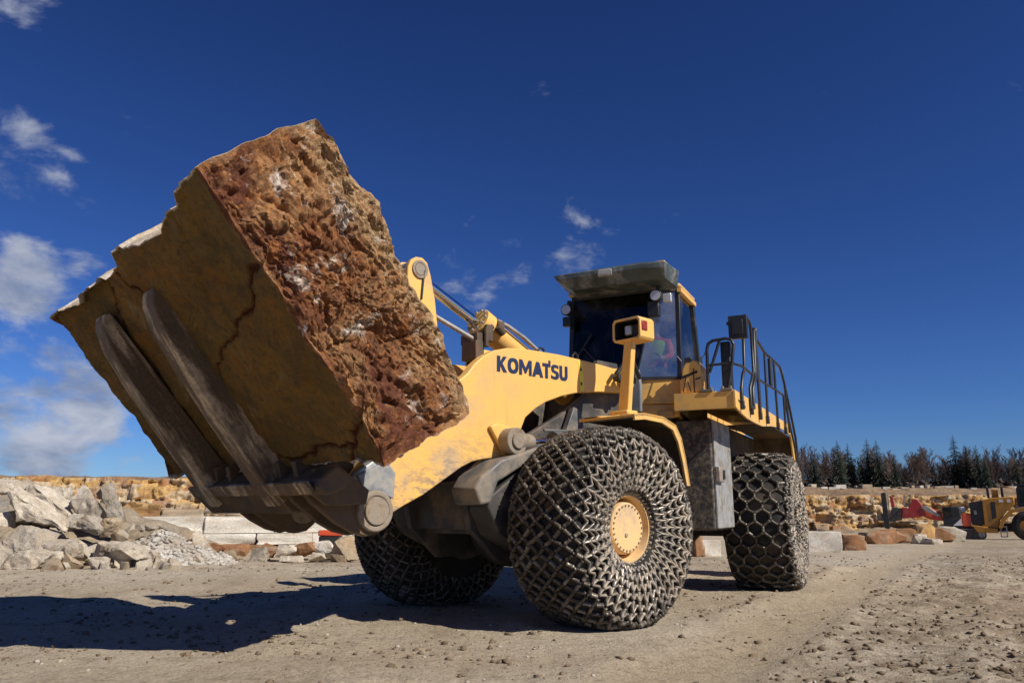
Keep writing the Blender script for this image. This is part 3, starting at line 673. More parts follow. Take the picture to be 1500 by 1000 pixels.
tc_ = mb.build('tilt_cylinder', M['yellow'], ROOT, FF, .008)
mb = MB()
for k in range(10):
    t = 2*PI*k/10; d = Vector((-.904,0,-.43)); a = d.orthogonal().normalized(); b = d.cross(a); p = Vector((.545,0,3.375)) + a*(.14*math.cos(t)) + b*(.14*math.sin(t)); MB().cyl(p, p-d*.03, .018, n=6).build('gland_bolt', M['steel'], tc_)
for q_ in ([(.36,.15,3.38),(.2,.17,3.33),(-.05,.18,3.23),(-.4,.17,3.05),(-.8,.16,2.85)], [(.36,-.15,3.40),(.1,-.16,3.36),(-.4,-.15,3.12),(-.8,-.15,2.9)]): MB().tube(q_, .026, 10).build('hydraulic_pipe', M['steel'], ROOT, FF)
mb = MB(); mb.box((.33,.12,3.33),(.10,.14,.09)); mb.box((.62,.02,3.13),(.16,.30,.12)); mb.box((.52,.16,3.20),(.10,.08,.20)); mb.cyl((.58,.20,3.02),(.58,.20,3.26),.03,n=10); mb.cyl((.70,.10,3.06),(.45,.16,3.30),.035,n=10); mb.box((.66,.05,2.98),(.13,.26,.22)); mb.cyl((.40,.19,3.30),(.30,.19,3.22),.045,n=10)
mb.build('positioner_bracket', M['carriage'], ROOT, FF, .008)
MB().cyl((1.28,.04,3.33),(.60,.10,3.085),.028,n=12).build('positioner_rod', M['steel'], ROOT, FF)
for q_ in ([(.02,.50,2.94),(.02,.50,3.02),(-.02,.50,3.05),(-.07,.50,3.04),(-.08,.50,2.94)], [(-.52,.55,2.92),(-.53,.55,3.02),(-.57,.55,3.06),(-.62,.55,3.03),(-.63,.55,2.92)]): MB().tube(q_, .014, 8).build('lifting_eye', M['black'], ROOT, FF)
# rear pivot pins and hoses at the arm roots
for s in (-1,1):
    mb = MB(); mb.cyl((-1.30,s*.50,2.77),(-1.30,s*.80,2.77),.13,n=24); mb.build('arm_pivot', M['steel'], ROOT, FF, .008)
mb = MB(); mb.cyl((-1.10,.80,2.76),(-1.22,.98,2.76),.05,n=12); mb.box((-1.12,.88,2.74),(.34,.10,.06)); mb.tube([(-1.0,.84,2.80),(-1.1,.9,2.95),(-1.25,.92,2.98),(-1.45,.86,2.8)], .03, 8)
mb.build('hose_bundle', M['black'], ROOT, FF, .006)

# --- stone-handling fork (carriage and tines); local axes u (along the tines), y, n (off the tines)
TILT = .862; cu_, su_ = math.cos(TILT), math.sin(TILT); PX, PZ = 2.485, 1.146
FK = FF @ Matrix(((cu_,0,-su_,PX),(0,1,0,0),(su_,0,cu_,PZ),(0,0,0,1)))
for yc, wd in ((.33,.25),(-.93,.25),):
    mb = MB(); mb.prism([(.50,-.53),(.9,-.525),(1.5,-.515),(2.0,-.49),(2.35,-.455),(2.54,-.40),(2.64,-.325),(2.62,-.26),(.50,-.22)], yc-wd/2, yc+wd/2)
    mb.build('tine', M['tine'], ROOT, FK, .014, seg=2)
mb = MB()
mb.prism([(.36,-.46),(.66,-.50),(.72,-.44),(.70,-.24),(.52,-.20),(.47,.10),(.44,.62),(.30,.66),(.26,.1),(.26,-.30)], -1.30, .42)
mb.prism([(.56,-.46),(.66,-.50),(.72,-.44),(.70,-.24),(.52,-.20),(.50,-.30)], .42, 1.25)
mb.build('fork_carriage', M['carriage'], ROOT, FK, .02)
mb = MB(); mb.box((.69,-.02,-.515),(.12,2.4,.035)); mb.build('carriage_lip', M['tine'], ROOT, FK, .008)
for yc in (.96,-1.26):
    mb = MB(); mb.prism([(.66,-.47),(.72,-.30),(.64,-.12),(.24,.0),(.16,-.10),(.40,-.40)], yc-.03, yc+.03); mb.build('carriage_cheek', M['carriage'], ROOT, FK, .008)
rib = [(3.30,1.56),(3.24,1.36),(3.12,1.22),(2.88,1.05),(2.70,.96),(2.55,.925),(2.42,.945),(2.33,1.02),(2.30,1.13),(2.34,1.24),(2.44,1.31),(2.60,1.30),(2.72,1.38),(2.86,1.52),(2.96,1.72)]
for yc in (.80,.50,-.50,-.80):
    MB().prism(rib, yc-.035, yc+.035).build('hinge_rib', M['carriage'], ROOT, FF, .012, 30)
for yc in (0.0,-1.18):
    MB().prism([(3.24,1.36),(3.12,1.22),(2.95,1.12),(2.80,1.14),(2.78,1.3),(2.95,1.7)], yc-.03, yc+.03).build('carriage_gusset', M['carriage'], ROOT, FF, .01)
for s in (1,-1):
    mb = MB(); mb.cyl((PX,s*.42,PZ),(PX,s*.90,PZ),.125,n=28); mb.lathe([(s*.835,.185),(s*.875,.185),(s*.885,.172),(s*.885,.140),(s*.87,.13),(s*.87,.12)], (PX,0,PZ), 32)
    mb.build('bucket_pin', M['dusty_steel'], ROOT, FF, .006)
MB().prism([(2.62,1.47),(2.30,1.60),(2.20,1.50),(2.22,1.26),(2.36,1.30),(2.52,1.30)], .722,.76).build('tip_plate', M['tipsteel'], ROOT, FF, .01)

# --- front fenders
for s in (1,-1):
    lo, hi = (1.0,1.80) if s > 0 else (-1.84,-1.0)
    arcp = [(-.12,2.125),(-.30,2.145),(-.62,2.13),(-.84,2.06),(-.93,1.93),(-1.00,1.70),(-1.06,1.42)]
    inn = [(-1.09,1.42),(-1.03,1.71),(-.96,1.95),(-.86,2.09),(-.63,2.165),(-.30,2.18),(-.12,2.16)]
    MB().prism(arcp+inn, lo, hi).build('front_fender', M['yellow'], ROOT, FF, .006, 40)
    lip = hi-.03 if s > 0 else lo
    MB().prism([(-.12,2.09),(-.30,2.11),(-.60,2.095),(-.80,2.03),(-.89,1.90),(-.96,1.69),(-1.02,1.42)]+inn, lip, lip+.03).build('fender_lip', M['yellow_dirty'], ROOT, FF, .004, 40)
    MB().prism([(-.10,2.17),(-.45,2.21),(-.72,2.27),(-.74,2.15),(-.45,2.16)], s*1.16-.12, s*1.16+.12).build('fender_bracket', M['yellow'], ROOT, FF, .008)
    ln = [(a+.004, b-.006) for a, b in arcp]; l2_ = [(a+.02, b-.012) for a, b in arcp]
    MB().prism(ln+l2_[::-1], lo+.01, hi-.035 if s > 0 else hi-.01).build('fender_liner', M['mud'], ROOT, FF, 0, 40)  # added liner; its dark mud colour also paints the shade inside the fender
# --- head lamp on its post
def lamp(s):
    y = s*1.36
    mb = MB(); mb.prism([(s*1.18,2.24),(s*1.33,2.24),(s*1.43,3.10),(s*1.31,3.10)], -.67, -.59, 0); mb.box((-.62,s*1.25,2.25),(.2,.26,.05)); p = mb.build('lamp_post', M['yellow'], ROOT, FF, .012)
    mb = MB(); o = [(-.18,-.13),(.18,-.13),(.205,-.10),(.205,.10),(.175,.14),(-.175,.14),(-.205,.10),(-.205,-.10)]
    i_ = [(a*.86,b*.80) for a,b in o]; n = len(o)
    cx, cz = -.70, 3.215
    # open-fronted box facing forward: outer shell, inner shell, back
    vs = []
    for (ol, x) in ((o,.13),(i_,.13),(i_,-.10),(o,-.14)):
        vs += [(cx+x, y+a, cz+b) for a,b in ol]
    fs = []
    for r in range(3):
        for k in range(n): fs.append((r*n+k, r*n+(k+1)%n, (r+1)*n+(k+1)%n, (r+1)*n+k))
    for k in range(n): fs.append((3*n+k, 3*n+(k+1)%n, (k+1)%n, k))
    fs += [tuple(2*n+k for k in range(n))]
    mb.add(vs, fs); mb.add([(cx-.14, y+a, cz+b) for a,b in o], [tuple(range(n))])
    h = mb.build('lamp_housing', M['yellow'], ROOT, FF, .008)
    mb = MB(); ii_ = [(a*.845,b*.785) for a,b in o]; vs = [(cx+x, y+a, cz+b) for x in (.12,-.095) for a,b in ii_]; mb.add(vs, [(k,(k+1)%n,(k+1)%n+n,k+n) for k in range(n)]+[tuple(n+k for k in range(n))]); mb.build('lamp_liner', M['black'], h, None, 0)
    mb = MB(); mb.box((cx-.05,y+.06,cz),(.08,.16,.17)); mb.build('lamp_backing', M['interior'], h, None, .01)
    mb = MB(); mb.box((cx+.0,y-.06,cz+.02),(.05,.10,.12)); mb.build('lamp_lens', M['lens'], h, None, .015)
    mb = MB(); mb.box((cx+.05,y+s*.202,cz+.03),(.11,.03,.12)); mb.build('indicator_lens', M['amber'], h, None, .015)
    return h
lamp(1); lamp(-1)
MB().prism([(.20,2.44),(.36,2.44),(.37,2.80),(.345,3.02),(.27,3.05),(.22,2.9)], 2.66, 2.74, 0).build('grey_shroud', M['shroud'], ROOT, FR, .015)

# --- rear frame: chassis, hood, counterweight
mb = MB(); mb.box((.2,0,1.25),(4.2,.95,.75)); mb.box((1.9,0,1.35),(.8,.7,1.2)); mb.prism([(2.3,.8),(2.55,.95),(2.55,1.75),(2.3,1.9)], -.3,.3)
mb.build('rear_frame', M['dark'], ROOT, FR, .02)
mb = MB(); mb.prism([(1.0,2.3),(1.0,3.15),(-1.9,3.05),(-2.6,2.85),(-2.7,1.7),(-1.6,1.55),(1.0,1.7)], -.72,.72); mb.build('engine_hood', M['yellow'], ROOT, FR, .04, seg=3)
mb = MB(); mb.prism([(-1.9,.75),(-1.7,1.5),(-2.7,1.68),(-3.0,1.55),(-3.05,.95),(-2.8,.7)], -1.45,1.45); mb.build('counterweight', M['yellow_dirty'], ROOT, FR, .05, seg=3)
mb = MB(); mb.cyl((-.6,.35,3.0),(-.6,.35,3.75),.09,n=18); mb.build('exhaust_stack', M['black'], ROOT, FR, .005)
# --- deck with its deep side skirt that sweeps over the rear wheel
mb = MB(); mb.box((.75,1.19,2.63),(3.86,.78,.05)); deck = mb.build('deck', M['yellow'], ROOT, FR, .006)
mb = MB(); mb.box((2.67,1.19,2.545),(.03,.78,.225)); mb.build('deck_front', M['yellow'], ROOT, FR, .005)
mb = MB(); mb.prism([(2.70,2.66),(2.70,2.44),(2.35,2.395),(1.92,2.365),(1.3,2.36),(.76,2.37),(0,2.44),(-.84,2.50),(-1.7,2.50),(-2.25,2.47),(-2.35,2.66)], 1.575,1.605); mb.build('deck_skirt', M['yellow'], ROOT, FR, .004)
mb = MB(); mb.prism([(2.62,2.43),(2.30,2.385),(1.45,2.10),(1.30,2.25),(1.2,2.6),(2.62,2.6)], .86,.90); mb.build('deck_bracket', M['mud'], ROOT, FR, .006)
# rear fenders: muddy roof and added arch wall, with shade put into their dark colour
for s in (1,-1):
    mb = MB(); o = [(1.15,2.372),(.2,2.455),(-1.0,2.495),(-2.25,2.465)]; i_ = [(-2.25,2.44),(-1.0,2.465),(.2,2.425),(1.15,2.34)]
    mb.prism(o+i_, .95 if s>0 else -1.57, 1.57 if s>0 else -.95); mb.build('rear_fender', M['mud'], ROOT, FR, .004, 40)
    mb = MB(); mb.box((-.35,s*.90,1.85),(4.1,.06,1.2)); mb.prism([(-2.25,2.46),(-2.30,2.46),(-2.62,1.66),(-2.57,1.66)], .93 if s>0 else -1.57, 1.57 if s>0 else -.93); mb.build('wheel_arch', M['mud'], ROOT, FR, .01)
    MB().prism([(-2.18,2.47),(-2.34,2.64),(-2.72,1.72),(-2.62,1.70)], s*1.59-.015, s*1.59+.015).build('fender_edge', M['yellow_dirty'], ROOT, FR, .004)
MB().box((.75,-1.19,2.63),(3.86,.78,.05)).build('deck', M['yellow'], ROOT, FR, .006)
# --- tank and guard ahead of the rear wheel
mb = MB(); mb.box((1.75,.93,1.62),(1.08,.50,1.45)); tank = mb.build('side_tank', M['tankmud'], ROOT, FR, .03, seg=3)
mb = MB(); mb.box((1.76,1.195,1.63),(1.02,.03,1.42)); mb.build('tank_panel', M['grey_guard'], tank, None, .008)
mb = MB(); mb.box((2.13,1.235,1.62),(.30,.06,.20)); mb.build('latch_box', M['steel'], tank, None, .01)
mb = MB(); mb.box((2.06,1.27,1.62),(.10,.02,.12)); mb.build('latch', M['black'], tank, None, .004)
mb = MB(); mb.box((1.75,-.93,1.62),(1.08,.50,1.45)); mb.build('side_tank', M['dark'], ROOT, FR, .03)

# --- cab
mb = MB(); mb.prism([(2.50,-.76),(2.50,.26),(2.32,.80),(1.2,.80),(1.2,-.76)], 2.58, 2.93, 2); mb.prism([(2.46,-.74),(2.46,.30),(2.30,.765),(1.2,.765),(1.2,-.74)], 2.40, 2.577, 2)
cab = mb.build('cab_body', M['yellow'], ROOT, FR, .015)
for q_ in (((2.36,.60,2.43),(.10,.20,.10)),((1.9,.74,2.42),(.5,.05,.08)),((2.46,.10,2.41),(.06,.24,.09))): MB().box(*q_).build('cab_mount', M['yellow_dirty'], ROOT, FR, .01)
mb = MB(); mb.box((1.85,0,2.30),(1.1,1.3,.16)); mb.build('cab_underside', M['dark'], ROOT, FR, .02)
P = dict(fl=(2.50,-.74,2.93), fr=(2.52,.24,2.93), sb=(2.31,.80,2.93), rb=(1.2,.80,2.93), rbr=(1.2,-.74,2.93),
         tfl=(2.42,-.72,4.16), tfr=(2.42,.53,4.16), tsb=(2.25,.80,4.16), trb=(1.40,.78,4.16), trbr=(1.40,-.72,4.16))
def post(a, b, r=.035): 
    return MB().tube([P[a], P[b]], r, 4).build('pillar', M['black'], ROOT, FR, .006)
for a, b, r in (('fl','tfl',.045),('fr','tfr',.018),('sb','tsb',.042),('rb','trb',.06),('rbr','trbr',.06)): post(a, b, r)
for a, b in (('fl','fr'),('fr','sb'),('sb','rb'),('rb','rbr'),('rbr','fl')):
    MB().tube([P[a],P[b]], .03, 4).build('window_sill', M['black'], ROOT, FR)
def pane(name, keys, mat, th=.006):
    pts = [Vector(P[k] if isinstance(k,str) else k) for k in keys]; n = (pts[1]-pts[0]).cross(pts[2]-pts[0]).normalized()*th
    m = len(pts); mb = MB(); mb.add(pts+[p+n for p in pts], [tuple(range(m)), tuple(reversed(range(m,2*m)))]+[(k,(k+1)%m,(k+1)%m+m,k+m) for k in range(m)])
    return mb.build(name, mat, ROOT, FR, 0, None)
pane('windscreen', ('fl','fr','tfr','tfl'), M['glass']); pane('corner_pane', ('fr','sb','tsb','tfr'), M['glass_corner'])
pane('door_pane', ('sb','rb','trb','tsb'), M['glass_door']); pane('off_side_pane', ('rbr','fl','tfl','trbr'), M['glass'])
pane('rear_pane', ((1.285,.5,3.45),(1.285,-.5,3.45),(1.385,-.5,4.05),(1.385,.5,4.05)), M['glass'])
mb = MB()
for (y0,y1,z0,z1) in ((-.74,.80,2.93,3.44),(-.74,.80,4.06,4.18),(-.74,-.51,3.44,4.06),(.51,.80,3.44,4.06)):
    xa = lambda z: 1.2+(z-2.93)*.163
    mb.add([(xa(z0),y0,z0),(xa(z0),y1,z0),(xa(z1),y1,z1),(xa(z1),y0,z1),(xa(z0)+.05,y0,z0),(xa(z0)+.05,y1,z0),(xa(z1)+.05,y1,z1),(xa(z1)+.05,y0,z1)], [(0,1,2,3),(7,6,5,4),(0,4,5,1),(1,5,6,2),(2,6,7,3),(3,7,4,0)])
mb.build('rear_wall', M['black'], ROOT, FR, 0, None)
mb = MB(); mb.prism([(2.44,-.74),(2.44,.53),(2.27,.82),(1.36,.80),(1.36,-.74)], 4.165, 4.225, 2); mb.build('headliner', M['interior'], ROOT, FR, .01)
MB().tube([(2.30,.835,4.185),(1.36,.815,4.185)], .04, 4).build('roof_rail', M['yellow'], ROOT, FR)
# cab roof and the dented guard jutting over the windscreen
MB().prism([(2.46,-.78),(2.46,.56),(2.28,.85),(1.37,.83),(1.37,-.78)], 4.232, 4.285, 2).build('cab_roof', M['yellow_dirty'], ROOT, FR, .015)
mb = MB(); loops = [(4.19,[(2.93,-.50),(2.95,.50),(2.90,.80),(2.40,.84),(2.25,.60),(2.25,-.60),(2.5,-.62)]),(4.32,[(3.05,-.72),(3.08,.55),(3.02,.84),(2.50,.90),(2.22,.70),(2.22,-.72),(2.45,-.80)]),(4.395,[(3.06,-.75),(3.09,.56),(3.03,.85),(2.50,.90),(2.22,.70),(2.22,-.75),(2.45,-.84)]),(4.43,[(2.98,-.66),(3.0,.5),(2.95,.76),(2.48,.82),(2.26,.64),(2.26,-.68),(2.45,-.74)])]
vs = []; n = 7; rr_ = random.Random(4)
for z_, lp in loops: vs += [(x+rr_.uniform(-.012,.012), y+rr_.uniform(-.012,.012), z_+rr_.uniform(-.012,.012)) for x, y in lp]
mb.add(vs, [tuple(reversed(range(n))), tuple(3*n+k for k in range(n))] + [(r*n+k, r*n+(k+1)%n, (r+1)*n+(k+1)%n, (r+1)*n+k) for r in range(3) for k in range(n)])
roof = mb.build('roof_guard', M['roofpaint'], ROOT, FR, .006, 20)
mb = MB(); mb.box((2.66,.62,4.445),(.42,.36,.03)); mb.tube([(2.5,.74,4.45),(2.5,.74,4.53)], .008, 6); mb.build('roof_hatch', M['yellow_dirty'], roof, None, .008)
mb = MB(); mb.box((2.98,.02,4.34),(.20,.22,.10)); mb.build('roof_patch', M['patch'], roof, None, .02)
# lamps under the peak
def worklamp(y, x, z):
    mb = MB(); mb.cyl((x-.05,y,z),(x+.08,y,z),.075,.085,18); mb.box((x-.05,y,z+.10),(.05,.05,.12)); o = mb.build('work_lamp', M['black'], ROOT, FR, .006)
    MB().cyl((x+.08,y,z),(x+.088,y,z),.07,n=18).build('lens', M['lens'], o)
worklamp(-.72,2.62,3.98); worklamp(.62,2.66,4.02)
for q_ in (((2.60,-.74,3.82),(.10,.12,.14)),((2.62,.56,3.86),(.10,.16,.22))): MB().box(*q_).build('camera_box', M['black'], ROOT, FR, .015)
mb = MB(); mb.box((2.60,.745,4.0),(.06,.12,.12)); mb.build('side_mirror', M['lens'], ROOT, FR, .01)
# wiper, dash, seat, wheel
mb = MB(); mb.tube([(2.54,-.1,2.97),(2.535,-.53,3.43)], .012, 6); mb.tube([(2.53,-.40,3.62),(2.535,-.66,3.25)], .012, 6); mb.build('wiper', M['black'], ROOT, FR)
mb = MB(); mb.box((2.18,-.0,2.97),(.36,1.1,.16)); mb.cyl((2.12,.05,3.0),(1.98,.05,3.22),.04,n=12); mb.build('dashboard', M['interior'], ROOT, FR, .03)
mb = MB(); mb.tube([(1.96+.09*math.sin(t)*.5, .05+.19*math.cos(t), 3.26+.19*math.sin(t)*.55) for t in [2*PI*k/24 for k in range(24)]], .014, 8, True); mb.tube([(1.96,-.14,3.26),(1.96,.24,3.26)], .012, 6); mb.build('steering_wheel', M['interior'], ROOT, FR @ T((.12,.24,0)))
mb = MB(); mb.box((1.62,.05,3.02),(.5,.5,.14)); mb.box((1.42,.05,3.35),(.14,.5,.62), Matrix.Rotation(-.12,3,'Y')); mb.box((1.38,.05,3.76),(.10,.28,.2)); mb.box((1.62,-.28,3.20),(.36,.08,.06)); mb.box((1.62,.38,3.20),(.36,.08,.06)); mb.box((1.62,.05,2.92),(.4,.4,.12))
mb.build('seat', M['interior'], ROOT, FR @ T((.12,.24,0)), .03, seg=3)
# --- yellow side locker with folded cover beside the cab door
mb = MB(); mb.prism([(.86,2.68),(1.175,2.68),(1.16,3.02),(1.10,3.10),(.98,3.13),(.90,3.02)], 2.30, 2.58, 0); lk = mb.build('side_locker', M['yellow'], ROOT, FR, .02)
mb = MB(); mb.box((2.583,1.0,2.92),(.006,.22,.035), Matrix.Rotation(.32,3,'X')); mb.box((2.583,1.055,2.84),(.006,.014,.32)); mb.box((2.583,.93,2.80),(.006,.012,.22), Matrix.Rotation(-.2,3,'X')); mb.box((2.583,1.11,2.86),(.006,.07,.018), Matrix.Rotation(.3,3,'X')); mb.box((2.584,.99,2.76),(.006,.010,.14), Matrix.Rotation(.25,3,'X'))
mb.build('locker_marking', M['black'], lk, None, 0, None)
mb = MB(); mb.box((2.56,.985,3.12),(.05,.10,.07)); mb.build('locker_clasp', M['black'], lk, None, .01)
mb = MB(); mb.tube([(2.5,.82,3.20),(2.55,.90,3.10),(2.56,1.0,3.06),(2.56,1.12,3.08),(2.58,1.2,3.16),(2.6,1.25,3.24)], .008, 6); mb.build('safety_chain', M['steel'], ROOT, FR)
# decals on the deck skirt
mb = MB()
for k, x in enumerate((2.52,2.46,2.41,2.35,2.18,2.13,2.08)): mb.box((x,1.6065,2.545-.006*k),(.035,.003,.035))
mb.build('skirt_decal', M['black'], ROOT, FR, 0, None)

# --- hand rails
def rail(pts, r=.022, name='rail'): return MB().tube(pts, r, 8).build(name, M['black'], ROOT, FR, 0, 60)
yr = 1.63
rail([(2.60,1.24,2.66),(2.60,1.25,3.24),(2.60,1.27,3.31),(2.60,1.33,3.345),(2.60,1.50,3.36),(2.60,1.57,3.34),(2.60,1.60,3.27),(2.60,1.57,3.05),(2.60,1.49,2.66)], .022, 'gate_rail')
rail([(2.60,1.25,3.02),(2.60,1.56,3.03),(2.3,yr,3.03),(2.07,yr,3.03),(1.31,yr,3.03),(.45,yr,3.05),(-.5,yr,3.09),(-1.45,yr,3.11)], .018, 'mid_rail')
rail([(2.60,1.27,2.92),(2.60,1.42,3.34)], .02, 'brace_rail')
for y in (1.24,1.49):
    mb = MB(); mb.box((2.62,y,2.675),(.16,.15,.03)); mb.cyl((2.66,y-.05,2.69),(2.66,y-.05,2.72),.02,n=6); mb.cyl((2.66,y+.05,2.69),(2.66,y+.05,2.72),.02,n=6); mb.build('post_foot', M['chassis_grey'], ROOT, FR, .004)
mb = MB(); mb.box((2.45,1.47,3.0),(.13,.13,.68)); mb.build('mirror_post', M['black'], ROOT, FR, .02)
rail([(2.40,yr,2.50),(2.40,yr,2.72),(2.22,yr,2.95),(2.10,yr,3.02),(2.04,yr,3.45),(2.0,yr,3.62)], .022, 'rail_post')
rail([(1.78,yr,2.52),(1.78,yr,2.80),(1.55,yr,2.98),(1.40,yr,3.10),(1.42,yr,3.70),(1.48,yr,3.78),(1.62,yr,3.82),(1.85,yr,3.82)], .022, 'rail_post')
rail([(1.70,yr+.02,2.52),(1.68,yr+.02,2.80),(1.45,yr+.02,2.98),(1.28,yr,3.10),(1.20,yr,3.74)], .026, 'rail_post')
rail([(1.06,yr,2.45),(1.06,yr,3.75),(1.02,yr,3.80)], .024, 'rail_post'); rail([(1.16,yr,3.0),(1.16,yr,3.78)], .03, 'rail_post')
rail([(.43,yr,2.46),(.33,yr,3.54)], .02, 'rail_post'); rail([(-.10,yr,3.10),(-.14,yr,3.54)], .034, 'rail_post')
rail([(-.58,yr,2.50),(-.55,yr,3.56)], .02, 'rail_post'); rail([(-1.42,yr,2.52),(-1.42,yr,3.1)], .02, 'rail_post'); rail([(-1.9,yr,2.5),(-1.65,yr,3.3)], .02, 'rail_post')
rail([(1.02,yr,3.64),(.32,yr,3.56),(-.55,yr,3.58),(-1.2,yr,3.58),(-1.36,yr,3.52),(-1.62,yr,3.35),(-2.1,yr,2.95),(-2.62,yr,2.45),(-2.72,yr,2.05),(-2.74,yr,1.6)], .022, 'top_rail')
rail([(-1.45,yr,3.11),(-2.0,yr,2.62),(-2.5,yr,2.2),(-2.60,yr,1.7)], .018, 'lower_rail')
for x in (2.40,1.74,1.06,.43,-.58,-1.42): MB().box((x,yr,2.50),(.07,.05,.12)).build('rail_clamp', M['black'], ROOT, FR, .008)
# off-side rail
rail([(2.6,-1.5,2.66),(2.6,-1.5,3.4),(-1.6,-1.5,3.4),(-1.6,-1.5,2.66)], .022, 'far_rail')
# big mirror on its post
mb = MB(); mb.box((2.57,1.665,3.50),(.07,.24,.31)); mb.box((2.60,1.665,3.50),(.05,.14,.2)); mb.box((2.57,1.54,3.56),(.04,.04,.05)); mb.tube([(2.56,1.57,3.35),(2.56,1.56,3.62)], .012, 6)
mb.build('mirror', M['mirrorshell'] if 'mirrorshell' in M else M['black'], ROOT, FR, .035, seg=3)
# ------------------------------------------------------------------ driver
def person():
    V = {}; E = []
    def add(k, co, r): V[k] = (co, r)
    add('pel',(1.62,.05,3.14),(.14,.17)); add('sp',(1.58,.05,3.34),(.12,.15)); add('ch',(1.57,.05,3.52),(.12,.18)); add('nk',(1.59,.05,3.66),(.06,.06)); add('hd0',(1.63,.05,3.74),(.075,.075)); add('hd1',(1.64,.05,3.84),(.098,.085)); add('hd2',(1.63,.05,3.92),(.07,.065))
    E += [('pel','sp'),('sp','ch'),('ch','nk'),('nk','hd0'),('hd0','hd1'),('hd1','hd2')]
    for s, n in ((1,'l'),(-1,'r')):
        add('sh'+n,(1.57,.05+s*.19,3.56),(.075,.075)); add('el'+n,(1.72,.05+s*.27,3.34),(.052,.052)); add('wr'+n,(1.90,.05+s*.19,3.28),(.034,.034)); add('pa'+n,(1.955,.05+s*.17,3.285),(.022,.036))
        E += [('ch','sh'+n),('sh'+n,'el'+n),('el'+n,'wr'+n),('wr'+n,'pa'+n)]
        for q in range(4):
            a, b = f'f{q}{n}', f'g{q}{n}'; dy = (q-1.5)*.019
            add(a,(1.99,.05+s*.17+dy,3.295-.004*q),(.009,.009)); add(b,(1.995,.05+s*.17+dy,3.258-.002*q),(.008,.008)); E += [('pa'+n,a),(a,b)]
        add('t1'+n,(1.955,.05+s*.12,3.27),(.010,.010)); add('t2'+n,(1.985,.05+s*.105,3.255),(.009,.009)); E += [('wr'+n,'t1'+n),('t1'+n,'t2'+n)]
        add('hp'+n,(1.66,.05+s*.10,3.12),(.09,.09)); add('kn'+n,(2.00,.05+s*.13,3.10),(.065,.065)); add('an'+n,(2.05,.05+s*.13,2.72),(.045,.045)); add('to'+n,(2.19,.05+s*.14,2.66),(.04,.045)); E += [('pel','hp'+n),('hp'+n,'kn'+n),('kn'+n,'an'+n),('an'+n,'to'+n)]
    keys = list(V); ix = {k:i for i,k in enumerate(keys)}
    me = bpy.data.meshes.new('tmp'); me.from_pydata([V[k][0] for k in keys], [(ix[a],ix[b]) for a,b in E], [])
    ob = bpy.data.objects.new('tmp', me); C.objects.link(ob); ob.modifiers.new('s','SKIN'); sv = me.skin_vertices[0].data
    for k in keys: sv[ix[k]].radius = V[k][1]; sv[ix[k]].use_root = (k == 'pel')
    ob.modifiers.new('u','SUBSURF').levels = 2; ob.modifiers['u'].render_levels = 2
    dg = bpy.context.evaluated_depsgraph_get(); res = bpy.data.meshes.new_from_object(ob.evaluated_get(dg)); bpy.data.objects.remove(ob)
    res.name = 'person'; res.materials.clear()
    for k in ('jacket','trouser','skin','black'): res.materials.append(M[k])
    for p in res.polygons:
        c = p.center
        p.material_index = 2 if (c.z > 3.66 and abs(c.y-.05) < .14) or (c.x > 1.89 and c.z > 3.2) else (3 if c.z < 2.76 else (1 if c.z < 3.2 else 0))
    res.shade_smooth()
    o = link('person', res, None, FR0 @ T((.12,.24,0))); tag(o, 'driver in an orange work jacket seated at the wheel inside the cab', 'person')
    mb = MB(); mb.lathe([(3.86,.112),(3.90,.108),(3.94,.085),(3.965,.045),(3.97,0)], (1.625,.05,0), 18, 'z'); mb.box((1.745,.05,3.87),(.10,.13,.012)); mb.build('cap', M['hair'], o, None, .004)
    mb = MB(); mb.cyl((1.725,.05,3.83),(1.755,.05,3.805),.010,.018,8); mb.box((1.727,.05,3.765),(.012,.05,.01)); 
    for s in (1,-1): mb.cyl((1.62,.05+s*.085,3.83),(1.63,.05+s*.10,3.83),.028,n=10); 
    mb.build('face_features', M['skin'], o)
    mb = MB(); [mb.cyl((1.722,.05+s*.035,3.845),(1.732,.05+s*.035,3.845),.010,n=8) for s in (1,-1)]; mb.build('eyes', M['black'], o)
    mb = MB(); mb.lathe([(3.30,.178),(3.36,.185),(3.50,.198),(3.56,.19),(3.60,.15)], (1.585,.05,0), 20, 'z'); mb.v = [(1.585+(a-1.585)*.80, b, c) for a,b,c in mb.v]; mb.build('vest', M['vest'], o)
person()

